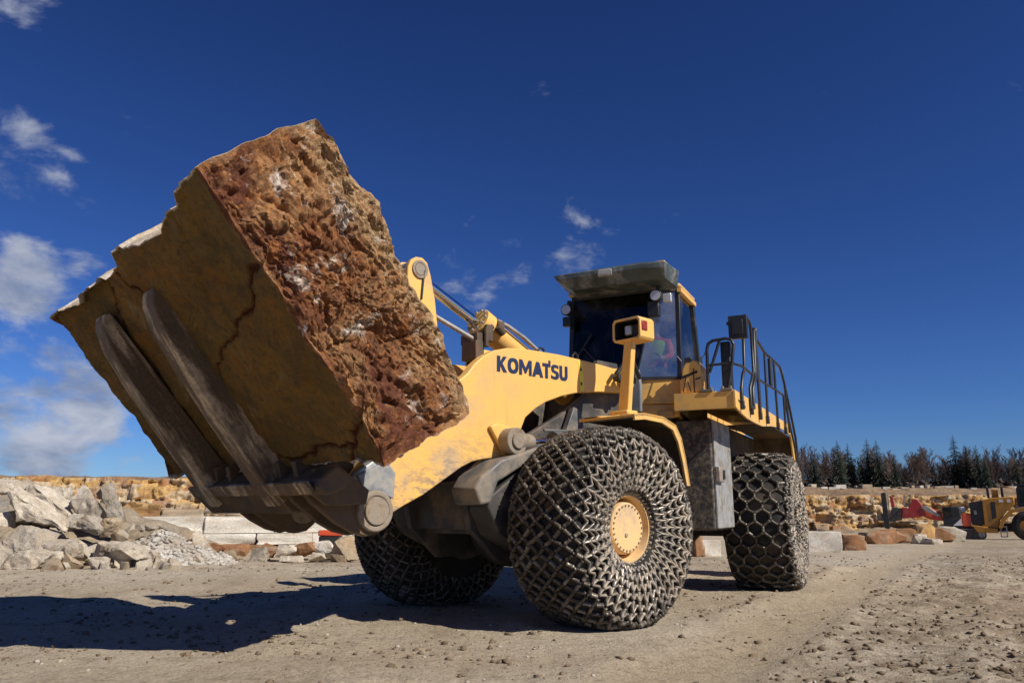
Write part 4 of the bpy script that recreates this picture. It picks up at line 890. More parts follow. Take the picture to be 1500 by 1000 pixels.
# ------------------------------------------------------------------ the stone block on the fork
def big_rock():
    # side outline in fork axes (u along the tines, n off them), counter-clockwise from the front lower corner
    out = [(3.15,-.30),(3.16,-.15),(3.15,0.),(3.155,.15),(3.14,.29),(3.15,.42),(3.13,.55),(3.10,.77),(2.98,.775),(2.88,.78),(2.72,.765),(2.66,.79),(2.59,.82),(2.47,.815),(2.36,.83),(2.19,.81),(2.08,.775),(1.98,.74),(1.83,.735),(1.68,.71),(1.53,.71),(1.38,.69),(1.2,.68),(1.07,.66),(.83,.66),(.66,.65),(.58,.57),(.56,.42),(.60,.27),(.66,.10),(.67,-.05),(.74,-.18),(.76,-.30)]
    o = np.array(out); d = np.r_[0, np.cumsum(np.hypot(*np.diff(np.vstack([o, o[:1]]), axis=0).T))]
    NP = 300; tt = np.linspace(0, d[-1], NP, endpoint=False); oc = np.vstack([o, o[:1]])
    ou = np.interp(tt, d, oc[:,0]); on = np.interp(tt, d, oc[:,1])
    under = (tt > d[len(out)-1]-1e-6)
    YL, YR = 2.06, -2.22; NS = 230
    # how far the front end is broken back, across the width (a stepped edge)
    fy = [2.06,1.62,1.55,1.20,1.10,.62,.56,.10,.04,-.35,-.42,-1.1,-1.18,-1.8,-2.22]; fu = [0,-.02,-.10,-.13,-.16,-.15,-.13,-.12,-.24,-.26,-.22,-.24,-.30,-.28,-.30]
    cr1 = [(2.44,2.06),(2.43,1.85),(2.19,1.57),(2.06,1.19),(1.95,.80),(1.68,.40)]; cr2 = [(1.17,2.08),(.925,1.68),(.895,1.15),(.83,.79),(.88,.42)]; cr3 = [(.925,1.68),(.66,1.54)]; cr4 = [(2.80,-.60),(2.55,-.79),(1.91,-1.25),(1.2,-1.5)]; cr5 = [(2.9,-.15),(2.62,.10),(2.3,-.2)]
    def dist(u, y):
        best = 9; 
        for li in (cr1,cr2,cr3,cr4,cr5):
            for (a,b) in zip(li[:-1], li[1:]):
                ax, ay, bx, by = *a, *b; L2 = (bx-ax)**2+(by-ay)**2; t = max(0, min(1, ((u-ax)*(bx-ax)+(y-ay)*(by-ay))/L2)); best = min(best, math.hypot(u-ax-t*(bx-ax), y-ay-t*(by-ay)))
        return best
    V = []; zone = []; crack = []; und = []
    um = .5*(o[:,0].min()+o[:,0].max()); nm = .2
    def disp(u, y, n, face):
        p = Vector((u, y, n))
        if face == 0:      # bedding plane underneath: nearly flat, shallow scabs
            dz = fbm(p*1.3, 4)*.022 + max(0, mn.noise(p*2.3)-.2)*.03 + fbm(p*9, 4, .6)*.011 + fbm(p*2.7, 4)*.016 + max(0, mn.cell(Vector((u*1.7+mn.noise(p*3)*.4, y*1.7+mn.noise(p*3+Vector((5,0,0)))*.4, 3)))-.62)*.05
            yb = -.28-.18*(u-1.6)*.3+.10*mn.noise(Vector((u*3,1,0)))+.04*mn.noise(Vector((u*11,2,0))); dz += .075*min(1, max(0, (yb-y)/.035)); yb2 = 1.35+.25*(u-1.9)+.06*mn.noise(Vector((u*5,5,0))); dz += .012*min(1, max(0, (y-yb2)/.02))
            dc = dist(u+mn.noise(p*6)*.06+mn.noise(p*16)*.03, y+mn.noise(p*6+Vector((9,0,0)))*.06+mn.noise(p*16+Vector((4,0,0)))*.03); g = math.exp(-(dc/.018)**2); s = math.exp(-(dc/.026)**2)
            return (0, 0, dz+g*.035), s
        q = Vector(mn.noise_vector(p*1.4))*.055 + Vector(mn.noise_vector(p*3.6))*.045 + Vector(mn.noise_vector(p*9))*.030 + Vector(mn.noise_vector(p*22))*.013
        rdg = (.5-abs(mn.noise(p*2.6)))*.07 + max(0, .25-abs(mn.noise(p*5.2+Vector((3,0,0)))))*.10
        return q, rdg
    for j in range(NS+1):
        y = YL+(YR-YL)*j/NS; f = float(np.interp(y, fy[::-1], fu[::-1])) + .022*mn.cell(Vector((y*2.3+.2,1,0))) + .012*mn.cell(Vector((y*9.1,2,0)))
        for k in range(NP):
            u, n = float(ou[k]), float(on[k])
            wgt = max(0, (u-2.2)/.95); u2 = u + f*wgt**1.5
            q0 = Vector((u2, y, n))
            if under[k]:
                q, s = disp(u2, y, n, 0); ed = min(1, (YL-y)/.06, (tt[k]-tt[under][0])/.1+.0, 1) ; V.append((u2+q[0], y, n+q[2])); fl = 1.0 if y < YL-.03-.06*(mn.noise(Vector((u*3,0,0)))+.6*mn.noise(Vector((u*9,1,0))))-.10*max(0,mn.noise(Vector((u*1.3,4,0)))) else 0.0; zone.append(1-fl); crack.append(s); und.append(fl)
            else:
                q, r = disp(u2, y, n, 1); q = q*(.22 if u > 2.95 else 1.); r *= (.3 if u > 2.95 else 1); cx = Vector((u2-um, 0, n-nm)).normalized()
                fade = 1.0; V.append((u2+q.x*fade+cx.x*r*.4, y+q.y*.6, n+q.z*fade+cx.z*r*.4)); zone.append(0.); crack.append(0); und.append(0.)
    F = []
    for j in range(NS):
        for k in range(NP):
            k2 = (k+1) % NP; F.append((j*NP+k, j*NP+k2, (j+1)*NP+k2, (j+1)*NP+k))
    # end faces: rings shrinking to the centre, broken rough
    def cap(base, y, sgn, NR):
        nonlocal V
        prev = [base+k for k in range(NP)]
        for r in range(1, NR+1):
            s = 1-r/NR; cur = []
            if r < NR:
                for k in range(NP):
                    bx, by, bz = V[base+k]; u = um+(bx-um)*s; n = nm+(bz-nm)*s; yy = by*(1-min(1,r/6))+y*min(1,r/6)
                    p = Vector((u, y, n)); a = min(1, r/4)
                    pw = p + Vector(mn.noise_vector(p*2.5))*.16 + Vector(mn.noise_vector(p*9))*.035
                    big = fbm(p*.9+Vector((5,2,0)), 3)*.055; mid = fbm(p*3.3, 5, .6)*.030 + mn.cell(Vector((pw.x*3.0, 0, pw.z*4.2)))*.024 + mn.cell(Vector((pw.x*7.5, 3, pw.z*9.5)))*.020 + mn.cell(Vector((pw.x*17, 7, pw.z*20)))*.013
                    rid = -max(0, .10-abs(mn.noise(p*2.1+Vector((0,7,0)))))*.34 - max(0,.10-abs(mn.noise(p*5.5)))*.22; fine = fbm(p*18, 4, .5)*.020
                    w = Vector(mn.noise_vector(p*7))*.016
                    V.append((u+w.x*a, yy+sgn*a*(big+mid+rid+fine), n+w.z*a)); zone.append(1.); crack.append(0); und.append(0.); cur.append(len(V)-1)
                for k in range(NP):
                    k2 = (k+1)%NP; F.append((prev[k2], prev[k], cur[k], cur[k2]) if sgn > 0 else (prev[k], prev[k2], cur[k2], cur[k]))
                prev = cur
            else:
                V.append((um, y, nm)); zone.append(1.); crack.append(0); und.append(0.); c = len(V)-1
                for k in range(NP):
                    k2 = (k+1)%NP; F.append((prev[k2], prev[k], c, c) if sgn > 0 else (prev[k], prev[k2], c, c))
    cap(0, YL, 1, 70); cap(NS*NP, YR, -1, 14)
    quads = [f for f in F if f[2] != f[3]]; tris = [f[:3] for f in F if f[2] == f[3]]
    me = bpy.data.meshes.new('stone_block'); me.from_pydata(V, [], quads+tris)
    for nme, arr in (('zone', zone), ('crack', crack), ('under', und)):
        at = me.attributes.new(nme, 'FLOAT', 'POINT'); at.data.foreach_set('value', np.array(arr, dtype=np.float32))
    bm = bmesh.new(); bm.from_mesh(me); bmesh.ops.recalc_face_normals(bm, faces=bm.faces); bm.to_mesh(me); bm.free()
    me.shade_smooth(); me.set_sharp_from_angle(angle=math.radians(38))
    m, nt, b = newmat('block_stone'); N = NT(nt); co = N.coord('Object'); z = N.attr('zone'); ck = N.attr('crack')
    # broken end: rust, ochre, tan and white calcite
    a = N.noise(co, 2.2, 10, .72, .5); c = N.mix(N.mr(a,.40,.58), (.25,.092,.034), (.44,.255,.115)); X_, Y_, Z_ = N.sep(co)
    red = N.math('MULTIPLY', N.mr(N.noise(co, 1.5, 10, .72, .8),.44,.58), N.mr(N.math('ADD', Z_, N.math('MULTIPLY', N.noise(co, 1.3, 5), .8)),1.05,.45))
    c = N.mix(red, c, (.135,.045,.024)); c = N.mix(N.mr(N.math('ADD', Z_, N.math('MULTIPLY', N.noise(co, 2.0, 8, .7), .7)),.84,1.06,0,.85), c, (.47,.33,.18))
    c = N.mix(N.mr(N.noise(co, 3.3, 10, .75, .4),.565,.64,0,.95), c, (.74,.67,.58)); c = N.mix(N.mr(N.noise(co, 9, 8, .75),.52,.62,0,.7), c, (.42,.17,.05)); c = N.mix(N.mr(N.noise(co, 28, 6, .78),.36,.54,.8,0), c, (.08,.034,.02))
    # bedding plane: olive brown skin with rust clouds, red clay in the joints
    d = N.noise(co, 1.2, 9, .68, .4); u = N.mix(N.mr(d,.38,.62), (.150,.092,.024), (.27,.150,.032))
    u = N.mix(N.mr(N.noise(co, 2.0, 8, .7),.52,.68,0,.7), u, (.33,.125,.018)); u = N.mix(N.mr(N.noise(co, 4.5, 9, .75, .5),.54,.64,0,.75), u, (.085,.062,.030)); u = N.mix(N.mr(N.noise(co, 30, 5, .7),.36,.6,.45,0), u, (.075,.06,.035)); u = N.mix(N.mr(N.noise(co,.7,5,.6),.5,.7,0,.6), u, (.15,.118,.058))
    u = N.mix(N.mr(N.noise(co, 11, 9, .8),.50,.62,0,.6), u, (.075,.060,.034)); u = N.mix(N.mr(N.noise(co, 6, 9, .8, .6),.55,.66,0,.6), u, (.33,.16,.035)); u = N.mix(N.mr(N.noise(co, 1.7, 9, .75, .7),.53,.64,0,.65), u, (.085,.068,.036)); u = N.mix(N.mr(N.noise(co, 2.6, 10, .78, .5),.57,.66,0,.6), u, (.30,.215,.105)); u = N.mix(N.mr(ck,.25,.85), u, (.075,.022,.010))
    # top and ends: paler weathered crust
    t_ = N.mix(N.mr(N.noise(co, 2.4, 8, .7),.4,.6), (.46,.33,.19), (.68,.62,.54))
    col = N.mix(N.mr(N.attr('under'),.3,.7), t_, u); col = N.mix(N.mr(z,.02,.3), col, c)
    N.put(b.inputs['Base Color'], col); b.inputs['Roughness'].default_value = .93; b.inputs['Specular IOR Level'].default_value = .2
    h = N.math('ADD', N.noise(co, 22, 8, .75), N.math('MULTIPLY', N.noise(co, 7, 6, .7), .7)); N.L(N.bump(h, .8, .04), b.inputs['Normal'])
    me.materials.append(m)
    o_ = link('stone_block', me, None, T(HINGE) @ FK)
    tag(o_, 'huge rust brown stone block lying on the raised loader fork', 'stone block')
big_rock()

# ------------------------------------------------------------------ quarry setting
def KX(px, y): return (px-750)*y*8.42e-4
def courses(parent, x0, x1, yf, zb, zt, hs, ws, mats, depth=.6, seed=1, rough=.05, jog=.12, variants=None, skip=0., slope=0.):
    # a face of broken or sawn blocks in courses; every block is an object sharing one of a few meshes
    rs = random.Random(seed); z = zb; n = 0
    while z < zt-.05:
        h = min(rs.uniform(*hs), max(.12, zt-z)); x = x0 - rs.uniform(0, ws[1])
        while x < x1:
            w = rs.uniform(*ws); me = rs.choice(variants); 
            y = yf + rs.uniform(-jog, jog) + slope*(z-zb); tz = jog*.5 if jog > .1 else 0.; w *= (1.12 if tz else 1); hh = h*(rs.uniform(.8,1.6) if tz else 1)
            if rs.random() >= skip:
                o = bpy.data.objects.new('stone_block', me); C.objects.link(o); o.parent = parent
                o.matrix_local = T((x+w/2, y+depth/2, z+h/2+rs.uniform(-tz,tz)*.8)) @ Rz(rs.uniform(-.05,.05)*(5 if tz else 1)) @ Matrix.Rotation(rs.uniform(-tz,tz)*.6,4,'Y') @ Matrix.Diagonal((w*.985*rs.choice((1,-1)), depth, hh*.97, 1)); n += 1
            x += w
        z += h
    return n
def unit_block(name, seed, mat, rough=.035, cuts=5, bev=.04, chip=.10):
    rs = random.Random(seed); bm = bmesh.new(); bmesh.ops.create_cube(bm, size=1)
    bmesh.ops.bevel(bm, geom=bm.edges[:], offset=bev, segments=1, affect='EDGES')
    bmesh.ops.subdivide_edges(bm, edges=[e for e in bm.edges if e.calc_length() > .3], cuts=cuts, use_grid_fill=True)
    o = Vector((seed*5.3, seed*2.9, seed))
    for v in bm.verts:
        p = v.co*2.2+o; k = 1+chip*max(0, mn.noise(p*1.1)-.15)*-1.5
        v.co = Vector((v.co.x*k, v.co.y*k, v.co.z*k)) + Vector(mn.noise_vector(p))*rough + Vector(mn.noise_vector(p*3))*rough*.5
    me = bpy.data.meshes.new(name); bm.to_mesh(me); bm.free(); me.materials.append(mat); me.shade_smooth(); me.set_sharp_from_angle(angle=math.radians(30)); return me
B_or = [unit_block('stone_block', 10+k, M[m], .13, 4, .05, .9) for k, m in enumerate(('st_orange','st_orange','st_tan','st_orange','st_orange','st_rust','st_tan'))]
B_wh = [unit_block('stone_block', 30+k, M['st_white'], .012, 3, .015, .12) for k in range(4)]
B_ru = [unit_block('stone_block', 40+k, M[m], .07, 3, .05, .3) for k, m in enumerate(('st_rust','st_rust','st_pale','st_tan'))]

M['scree'] = stone('brown_scree', [(.16,.105,.065),(.32,.225,.145),(.22,.135,.08)], .9, .0, .9, (.40,.31,.21), .4, 5)
# upper terrain behind the faces, carrying the wood
def terrain(name, pts_fn, xs, ys, mat):
    V = np.array([(x, y, pts_fn(x, y)) for y in ys for x in xs]); a, b = len(xs), len(ys)
    k = (np.arange(b-1)[:,None]*a + np.arange(a-1)[None,:]).ravel()
    return tag(link(name, np_mesh(name, V, np.stack([k,k+1,k+1+a,k+a],1), mat, True)), kind='structure')
def edge_y(x): return 52.8+.22*(max(x,-60)+24) if x < -4 else (57.2 + (x+4)*.89 if x < 20 else 78.6)
def edge_z(x): return 3.25 if x < -4 else 3.2
def up_z(x, y):
    e = edge_y(x); d = y-e
    if d < 0: return -1.6 + (edge_z(x)+1.35)*max(0, 1+d/1.6)
    z = edge_z(x)+.02 + .22*fbm(Vector((x*.5, y*.5, 2)), 5) + min(d, 160)*.011
    return z
xs = np.r_[np.arange(-2200,-80,80), np.arange(-80,170,.8), np.arange(170,2300,80)]
ys = np.r_[np.arange(42,90,.5), np.arange(90,260,6), np.arange(260,2600,90)]
terrain('upper_ground', up_z, xs, ys, M['scree'])

# ochre faces: jointed and bedded rock, stepped back in benches
def cliff(name, x0, x1, y0, zb, zt, slope, mat, seed, Mx, bench=.5, res=.085, jag=.25):
    xs = np.arange(x0, x1, res); zs = np.arange(0, 1.0001, res/(zt-zb)); V = []
    for t in zs:
        for x in xs:
            top = zt + jag*mn.noise(Vector((x*.35,seed,0))) + jag*.5*mn.noise(Vector((x*1.9,seed,3))); z = zb+(top-zb)*t
            w = Vector(mn.noise_vector(Vector((x*.5, z*.8, seed))))*.35; zz = z+w.z*.5+.12*mn.noise(Vector((x*.12,seed,9))); xx = x+w.x
            d = mn.cell(Vector((xx*.55, 0, math.floor(zz*1.25+seed)*.91+3)))*.42 + mn.cell(Vector((xx*1.5, 5, math.floor(zz*2.9)*.83)))*.22 + mn.cell(Vector((xx*3.6, 9, math.floor(zz*6.1)*.77)))*.10 + fbm(Vector((x*2, z*3, seed)), 5, .7)*.09
            st = math.floor(zz*1.25+.3*mn.noise(Vector((x*.2,1,seed))))*bench
            V.append((x, y0+slope*(z-zb)+st-d, z))
    for k, dy in enumerate((.6,2.0,5.0)):
        for i, x in enumerate(xs): p = V[(len(zs)-1)*len(xs)+i]; V.append((x, p[1]+dy, p[2]+.05*dy*mn.noise(Vector((x,dy,seed)))))
    a_, b_ = len(xs), len(zs)+3; k = (np.arange(b_-1)[:,None]*a_ + np.arange(a_-1)[None,:]).ravel()
    me = np_mesh(name, np.array(V), np.stack([k,k+1,k+1+a_,k+a_],1), mat); o = link(name, me, None, Mx); return tag(o, kind='structure')
def cliff_mat():
    m, nt, b = newmat('ochre_face'); N = NT(nt); co = N.coord('Object'); st = N.coord('Object', (.35,.35,1.6)); bl = N.coord('Object', (1,.2,1.8))
    a = N.noise(st, 1.1, 8, .7, .4); c = N.mix(N.mr(a,.36,.62), (.34,.185,.075), (.62,.40,.155)); v = N.n('ShaderNodeTexVoronoi'); N.L(bl, v.inputs[0]); v.inputs['Scale'].default_value = 1.3
    sv = N.sep(v.outputs['Color']); c = N.mix(N.mr(sv[0],.55,.75,0,.8), c, (.56,.47,.33)); c = N.mix(N.mr(sv[1],.70,.85,0,.75), c, (.28,.12,.055)); c = N.mix(N.mr(N.noise(co, .45, 6, .6),.50,.64,0,.75), c, (.40,.32,.225))
    vd = N.n('ShaderNodeTexNoise'); N.L(N.coord('Object', (2.2,.6,.7)), vd.inputs[0]); vd.inputs['Scale'].default_value = 2.0; vd.inputs['Detail'].default_value = 9; vd.inputs['Roughness'].default_value = .75; c = N.mix(N.mr(vd.outputs[0],.36,.50,.75,0), c, (.15,.085,.04))
    N.put(b.inputs['Base Color'], c); b.inputs['Roughness'].default_value = .95; b.inputs['Specular IOR Level'].default_value = .2; N.L(N.bump(N.noise(co, 6, 8, .75), .9, .12), b.inputs['Normal']); return m
M['cliff'] = cliff_mat()
qw = cliff('quarry_wall', -38, -4, 45.2, -.8, 3.05, .25, M['cliff'], 3, T((-24,46,0)) @ Rz(.22) @ T((24,-46,0)), .45)
courses(qw, -34, -6, 44.9, -.75, .2, (.35,.6), (.6,1.6), None, 1.0, 3, variants=B_or, jog=.35, skip=.45)
qw2 = cliff('quarry_wall', 16, 56, 73.6, -.9, 2.55, .12, M['cliff'], 8, T((0,0,0)), .10, .10, .2)
courses(qw2, 20, 50, 72.4, -.9, .2, (.5,.9), (.8,2.2), None, 1.4, 5, variants=B_or, jog=.3, skip=.8)
# talus soil between floor and faces
def soil_bank(name, x0, x1, yb, h, dep, seed, mat):
    xs = np.arange(x0, x1, .35); ys = np.linspace(0, 1, 14)
    z0_ = 1.9 if name == 'scree_slope' else 0
    if z0_: h = .78
    V = np.array([(x, yb+dep*t+.5*mn.noise(Vector((x*.4,seed,0))), (2.2 if z0_ else zg(x,yb)-.08)+h*(.5+.5*mn.noise(Vector((x*.25,seed,3)))+.25)*t**1.3 + .16*fbm(Vector((x*1.5,t*4,seed)),5,.7)) for t in ys for x in xs]); a, b = len(xs), len(ys)
    k = (np.arange(b-1)[:,None]*a + np.arange(a-1)[None,:]).ravel()
    return tag(link(name, np_mesh(name, V, np.stack([k,k+1,k+1+a,k+a],1), mat, True)), kind='structure')
soil_bank('talus', -36, -6, 43.5, .9, 3.5, 2, M['st_tan']); soil_bank('talus', 18, 54, 69.5, .7, 4.5, 5, M['st_tan']); soil_bank('scree_slope', 16, 56, 74.6, 3.0, 3.6, 7, M['scree'])

# sawn white ledge, left
wl = empty('stone_ledge', T((-9,23,0)) @ Rz(.30) @ T((9,-23,0)), 'low ledge of sawn white limestone blocks below the ochre face', 'stone ledge')
Y = 23.0
for (z0, z1, ws, sd) in ((-.16,.18,(.8,1.6),1),(.18,.50,(.9,1.9),2),(.50,.98,(1.3,2.6),3)):
    courses(wl, -10.6, 0.5, Y+.12*sd-.12, z0, z1, (z1-z0,z1-z0), ws, None, 2.2, 20+sd, variants=(B_wh if sd > 1 else B_wh[:2]+B_ru[:1]), jog=.03)
mb = MB(); mb.box((-5,25.8,.38),(11.4,3.2,1.1)); mb.build('ledge_core', M['st_white'], wl, None, .02)
lt = empty('stone_rubble_course', T((-9,23,0)) @ Rz(.30) @ T((9,-23,0)), 'broken tan course lying along the top of the white ledge', 'stone course')
courses(lt, -10.4, 0.3, 24.6, .97, 1.28, (.25,.4), (.4,1.1), None, .7, 33, variants=B_or[2:5]+B_ru[2:], jog=.25, skip=.3)

# ------------------------------------------------------------------ loose blocks
def boulder(px, py, Yd, w, h, d, tilt, mat, seed, label, cat='boulder', group=None, yaw=0., npts=22, flat=.6, rough=.045, name='boulder', z=None):
    me = rock_mesh(name, seed, (w, d, h), M[mat], npts, 4 if name == 'boulder' else 3, rough, flat)
    x = KX(px, Yd)
    if z is None: z = 1.153-(py-747)/1140*Yd*1.0
    o = link(name, me, None, T((x, Yd, z)) @ Matrix.Rotation(math.radians(tilt), 4, 'Y') @ Rz(math.radians(yaw)))
    return tag(o, label, cat, group)
# rubble mound the boulders rest on
def mound_z(x, y):
    a = max(0, 1-((x+12.6)/5.2)**2) if x > -12.6 else 1.0
    t = min(1, max(0, (y-16.6)/4.6)); f = t if y < 21.6 else max(0, 1-(y-21.6)/2.5)
    return -.14 + 1.55*a**.8*f**.9*(1+.25*mn.noise(Vector((x*.7,y*.7,1)))) + .14*fbm(Vector((x*1.7,y*1.7,4)),5)*min(1,a*4)*min(1,f*6)
xs = np.arange(-24,-6.6,.11); ys = np.arange(16.0,24.2,.11)
terrain('rubble_mound', mound_z, xs, ys, M['soil'])
K = 18.
BL = [  # px, py, depth, w, h, d, tilt(deg), material, label
 (12,714,19.6,1.3,.34,1.1,4,'st_pale','flat pale slab on top of the heap at the left edge of the picture'),
 (14,747,18.6,1.15,.72,1.0,-8,'st_grey','grey weathered boulder under the flat top slab at the left edge'),
 (62,752,17.9,1.55,.44,.9,36,'st_pale','long tan slab sliding down the middle of the rock heap'),
 (80,738,18.9,1.5,.36,.9,37,'st_pale','narrow long slab lying just behind the sliding tan slab'),
 (82,731,19.8,.72,.62,.8,10,'st_pale','rounded pale boulder on the crest of the rock heap'),
 (129,743,18.9,1.05,.72,.7,32,'st_pale','large pale slab leaning beside the upright slab'),
 (166,740,18.8,1.05,.26,.55,60,'st_grey','thin upright grey slab standing at the right end of the heap'),
 (52,790,17.2,1.0,.60,.9,14,'st_grey','grey boulder with dark hollow above the lowest pale block'),
 (58,817,16.7,1.15,.46,.8,3,'st_pale','low pale block at the foot of the rock heap'),
 (10,808,16.9,.85,.72,.9,22,'st_grey','greenish grey boulder at the foot of the heap, left edge'),
 (142,768,18.2,.70,.40,.7,20,'st_grey','small grey block wedged under the upright slab'),
 (172,803,17.3,1.55,.40,.9,-3,'st_pale','broad pale slab with shaded underside near the white chalk heap'),
 (165,770,18.3,.55,.36,.6,-18,'st_tan','brown block behind the broad pale slab'),
 (112,765,18.2,.55,.42,.6,10,'st_pale','square pale block between the sliding slab and the upright slab'),
 (8,765,17.8,.55,.42,.6,-20,'st_pale','small pale block at the left edge halfway up the heap'),
 (20,783,17.4,.75,.36,.7,18,'st_tan','tan slab wedged under the grey boulders at the left edge'),
 (98,797,17.2,.62,.48,.6,-12,'st_grey','dark jagged boulder left of the broad pale slab'),
 (155,818,16.8,.42,.26,.4,0,'st_pale','small pale stone below the broad slab'),
 (45,717,19.8,.75,.36,.7,24,'st_pale','pale block on the crest behind the narrow slab'),
 (118,800,17.0,.40,.30,.4,12,'st_pale','small light stone beside the dark jagged boulder'),
]
for i, (px,py,Yd,w,h,d,tl,mt,lb) in enumerate(BL):
    boulder(px, py, Yd, w*.92, h*.98, d*.8, tl, mt, 100+i*7, lb, 'boulder', 'boulders of the rock heap on the left', yaw=(i*37)%40-20, npts=20, flat=.6, rough=.075)
rs = random.Random(5); small = [rock_mesh('stone', 300+k, (.42,.36,.28), M[('st_pale','st_grey','st_tan')[k%3]], 16, 2, .06) for k in range(6)]
cnt = 0
while cnt < 240:
    x = rs.uniform(-16,-7.0); y = rs.uniform(16.4,21.0); z = mound_z(x, y)
    o = link('stone', rs.choice(small), None, T((x,y,max(z,-.06)+.06)) @ Matrix.Rotation(rs.uniform(0,6.28),4,Vector((rs.random(),rs.random(),rs.random()+.1)).normalized()) @ Matrix.Scale(rs.uniform(.45,1.25),4)); cnt += 1
    tag(o, 'small broken stone among the boulders of the left rock heap', 'stone', 'small stones of the rock heap')
# white chalk heap
def chalk_z(x, y):
    r = math.hypot((x+8.35)/1.9, (y-19.6)/1.7); return -.16 + .78*max(0, 1-r)**1.0*(1+.3*mn.noise(Vector((x*2,y*2,0)))) + .07*fbm(Vector((x*4,y*4,2)),4)*(1 if r < 1.05 else 0)
V = np.array([(x,y,chalk_z(x,y)) for y in np.arange(17.6,21.6,.05) for x in np.arange(-10.4,-6.2,.05)]); a = len(np.arange(-10.4,-6.2,.05)); b = len(V)//a
k = (np.arange(b-1)[:,None]*a + np.arange(a-1)[None,:]).ravel()
tag(link('chalk_heap', np_mesh('chalk_heap', V, np.stack([k,k+1,k+1+a,k+a],1), M['st_chalk'])), 'small heap of crushed white chalk beside the rock heap', 'heap', kind='stuff')
Vs = []; Fs = []; rr = np.random.RandomState(3)
for q in range(1800):
    an = rr.uniform(0,6.28); r_ = 1.75*rr.rand()**.6; x = -8.35+r_*math.cos(an); y = 19.6+r_*.97*math.sin(an); s = .010+.06*rr.rand()**4
    Vs.append(IV*s*(1+.3*rr.randn(len(IV),1))*[1.2,1,.8]+[x,y,chalk_z(x,y)+s*.3]); Fs.append(IF+q*len(IV))
tag(link('chalk_fragments', np_mesh('chalk_fragments', np.vstack(Vs), np.vstack(Fs), M['st_chalk'])), 'loose white fragments strewn over the chalk heap', 'fragments', kind='stuff')
# stones at the foot of the ledge
LB = [(312,801,21.8,1.1,.34,.6,'st_rust','rusty brown block lying before the white ledge, nearest the chalk heap'),(345,801,21.9,.9,.30,.6,'st_rust','second rusty block in the row before the white ledge'),
      (385,806,21.2,.5,.40,.4,'st_grey','grey upright stone before the rusty blocks'),(425,803,21.2,.55,.36,.5,'st_pale','pale tan stone in the rubble before the ledge'),(405,800,21.6,.6,.40,.5,'st_rust','dark rusty stone in the rubble before the ledge'),
      (450,801,21.4,.6,.36,.5,'st_rust','reddish stone right of the pale tan stone'),(478,800,21.6,.65,.46,.5,'st_white','white angular stone in the rubble near the far front wheel'),(505,800,20.8,.8,.62,.7,'st_tan','tan boulder next to the far front wheel'),
      (435,813,20.4,.6,.14,.5,'st_pale','thin pale plate lying flat before the ledge rubble'),(322,815,20.6,.35,.24,.3,'st_chalk','white lump on the floor right of the chalk heap'),(470,810,20.6,.4,.22,.4,'st_pale','small pale stone by the thin plate'),(500,812,20.4,.4,.2,.3,'st_tan','low tan stone by the far front wheel')]
for i, (px,py,Yd,w,h,d,mt,lb) in enumerate(LB): boulder(px, py, Yd, w, h, d, (i*23)%16-8, mt, 500+i*3, lb, 'stone', 'stones before the white ledge', npts=20, name='boulder')
# red equipment half hidden behind the far wheel
re_ = empty('compressor', T((KX(500,23.0),21.9,0)), 'small red compressor glimpsed beside the far front wheel', 'compressor')
mb = MB(); mb.box((0,0,.56),(.60,.4,.15)); mb.build('cover', M['orange_red'], re_, None, .03); mb = MB(); mb.box((0,0,.32),(.56,.36,.32)); mb.build('engine', M['black'], re_, None, .02)
for sx in (-.25,.25): MB().cyl((sx,-.30,.14),(sx,.30,.14),.16,n=16).build('wheel', M['black'], re_)
# blocks seen under the chassis and right of the rear wheel
RB = [(1207,789,28.0,1.10,.68,.9,'w','single sawn white block right of the rear wheel'),(1247,789,29.5,.82,.56,.9,'r','brown faced block next to the white block'),(1182,790,28.6,.5,.62,.7,'r','dark block half hidden behind the rear wheel'),
      (1033,801,24.0,.72,.46,.6,'w','white block seen under the loader between its wheels'),(1019,797,23.4,.32,.60,.5,'r','rusty block seen under the loader beside the white one')]
for i,(px,py,Yd,w,h,d,kd,lb) in enumerate(RB):
    me = (B_wh if kd == 'w' else B_ru)[i%2]; o = link('stone_block', me, None, T((KX(px,Yd),Yd+d/2,zg(0,Yd)+h/2-.02)) @ Rz(.12*i-.2) @ Matrix.Diagonal((w,d,h,1))); tag(o, lb, 'stone block', 'sawn blocks on the quarry floor')
RR = [(1283,785,40,1.6,.72,'st_rust','rusty block at the left end of the row before the drill rig'),(1302,786,42,1.3,.66,'st_rust','dark reddish block second in the row before the drill rig'),(1322,784,43,1.5,.8,'st_rust','brown block in the middle of the row before the drill rig'),
      (1345,783,43,1.1,1.05,'st_orange','tall ochre block standing in the row before the drill rig'),(1338,786,41,.9,.5,'st_pale','small pale block leaning on the ochre block'),(1366,783,45,1.7,.85,'st_rust','grey brown block right of the tall ochre block'),(1386,783,46,1.4,.9,'st_pale','pale rounded block beside the crawler track'),
      (1270,786,41,.9,.6,'st_tan','tan stone at the left end of the block row'),(1355,790,40,.8,.3,'st_pale','low pale chip in front of the ochre block')]
for i,(px,py,Yd,w,h,mt,lb) in enumerate(RR): boulder(px, py, Yd, w, h, .9, (i*31)%10-5, mt, 700+i*5, lb, 'stone block', 'row of blocks before the drill rig', npts=24, flat=.8, rough=.03, name='stone_block', z=zg(0,Yd)+h*.42)
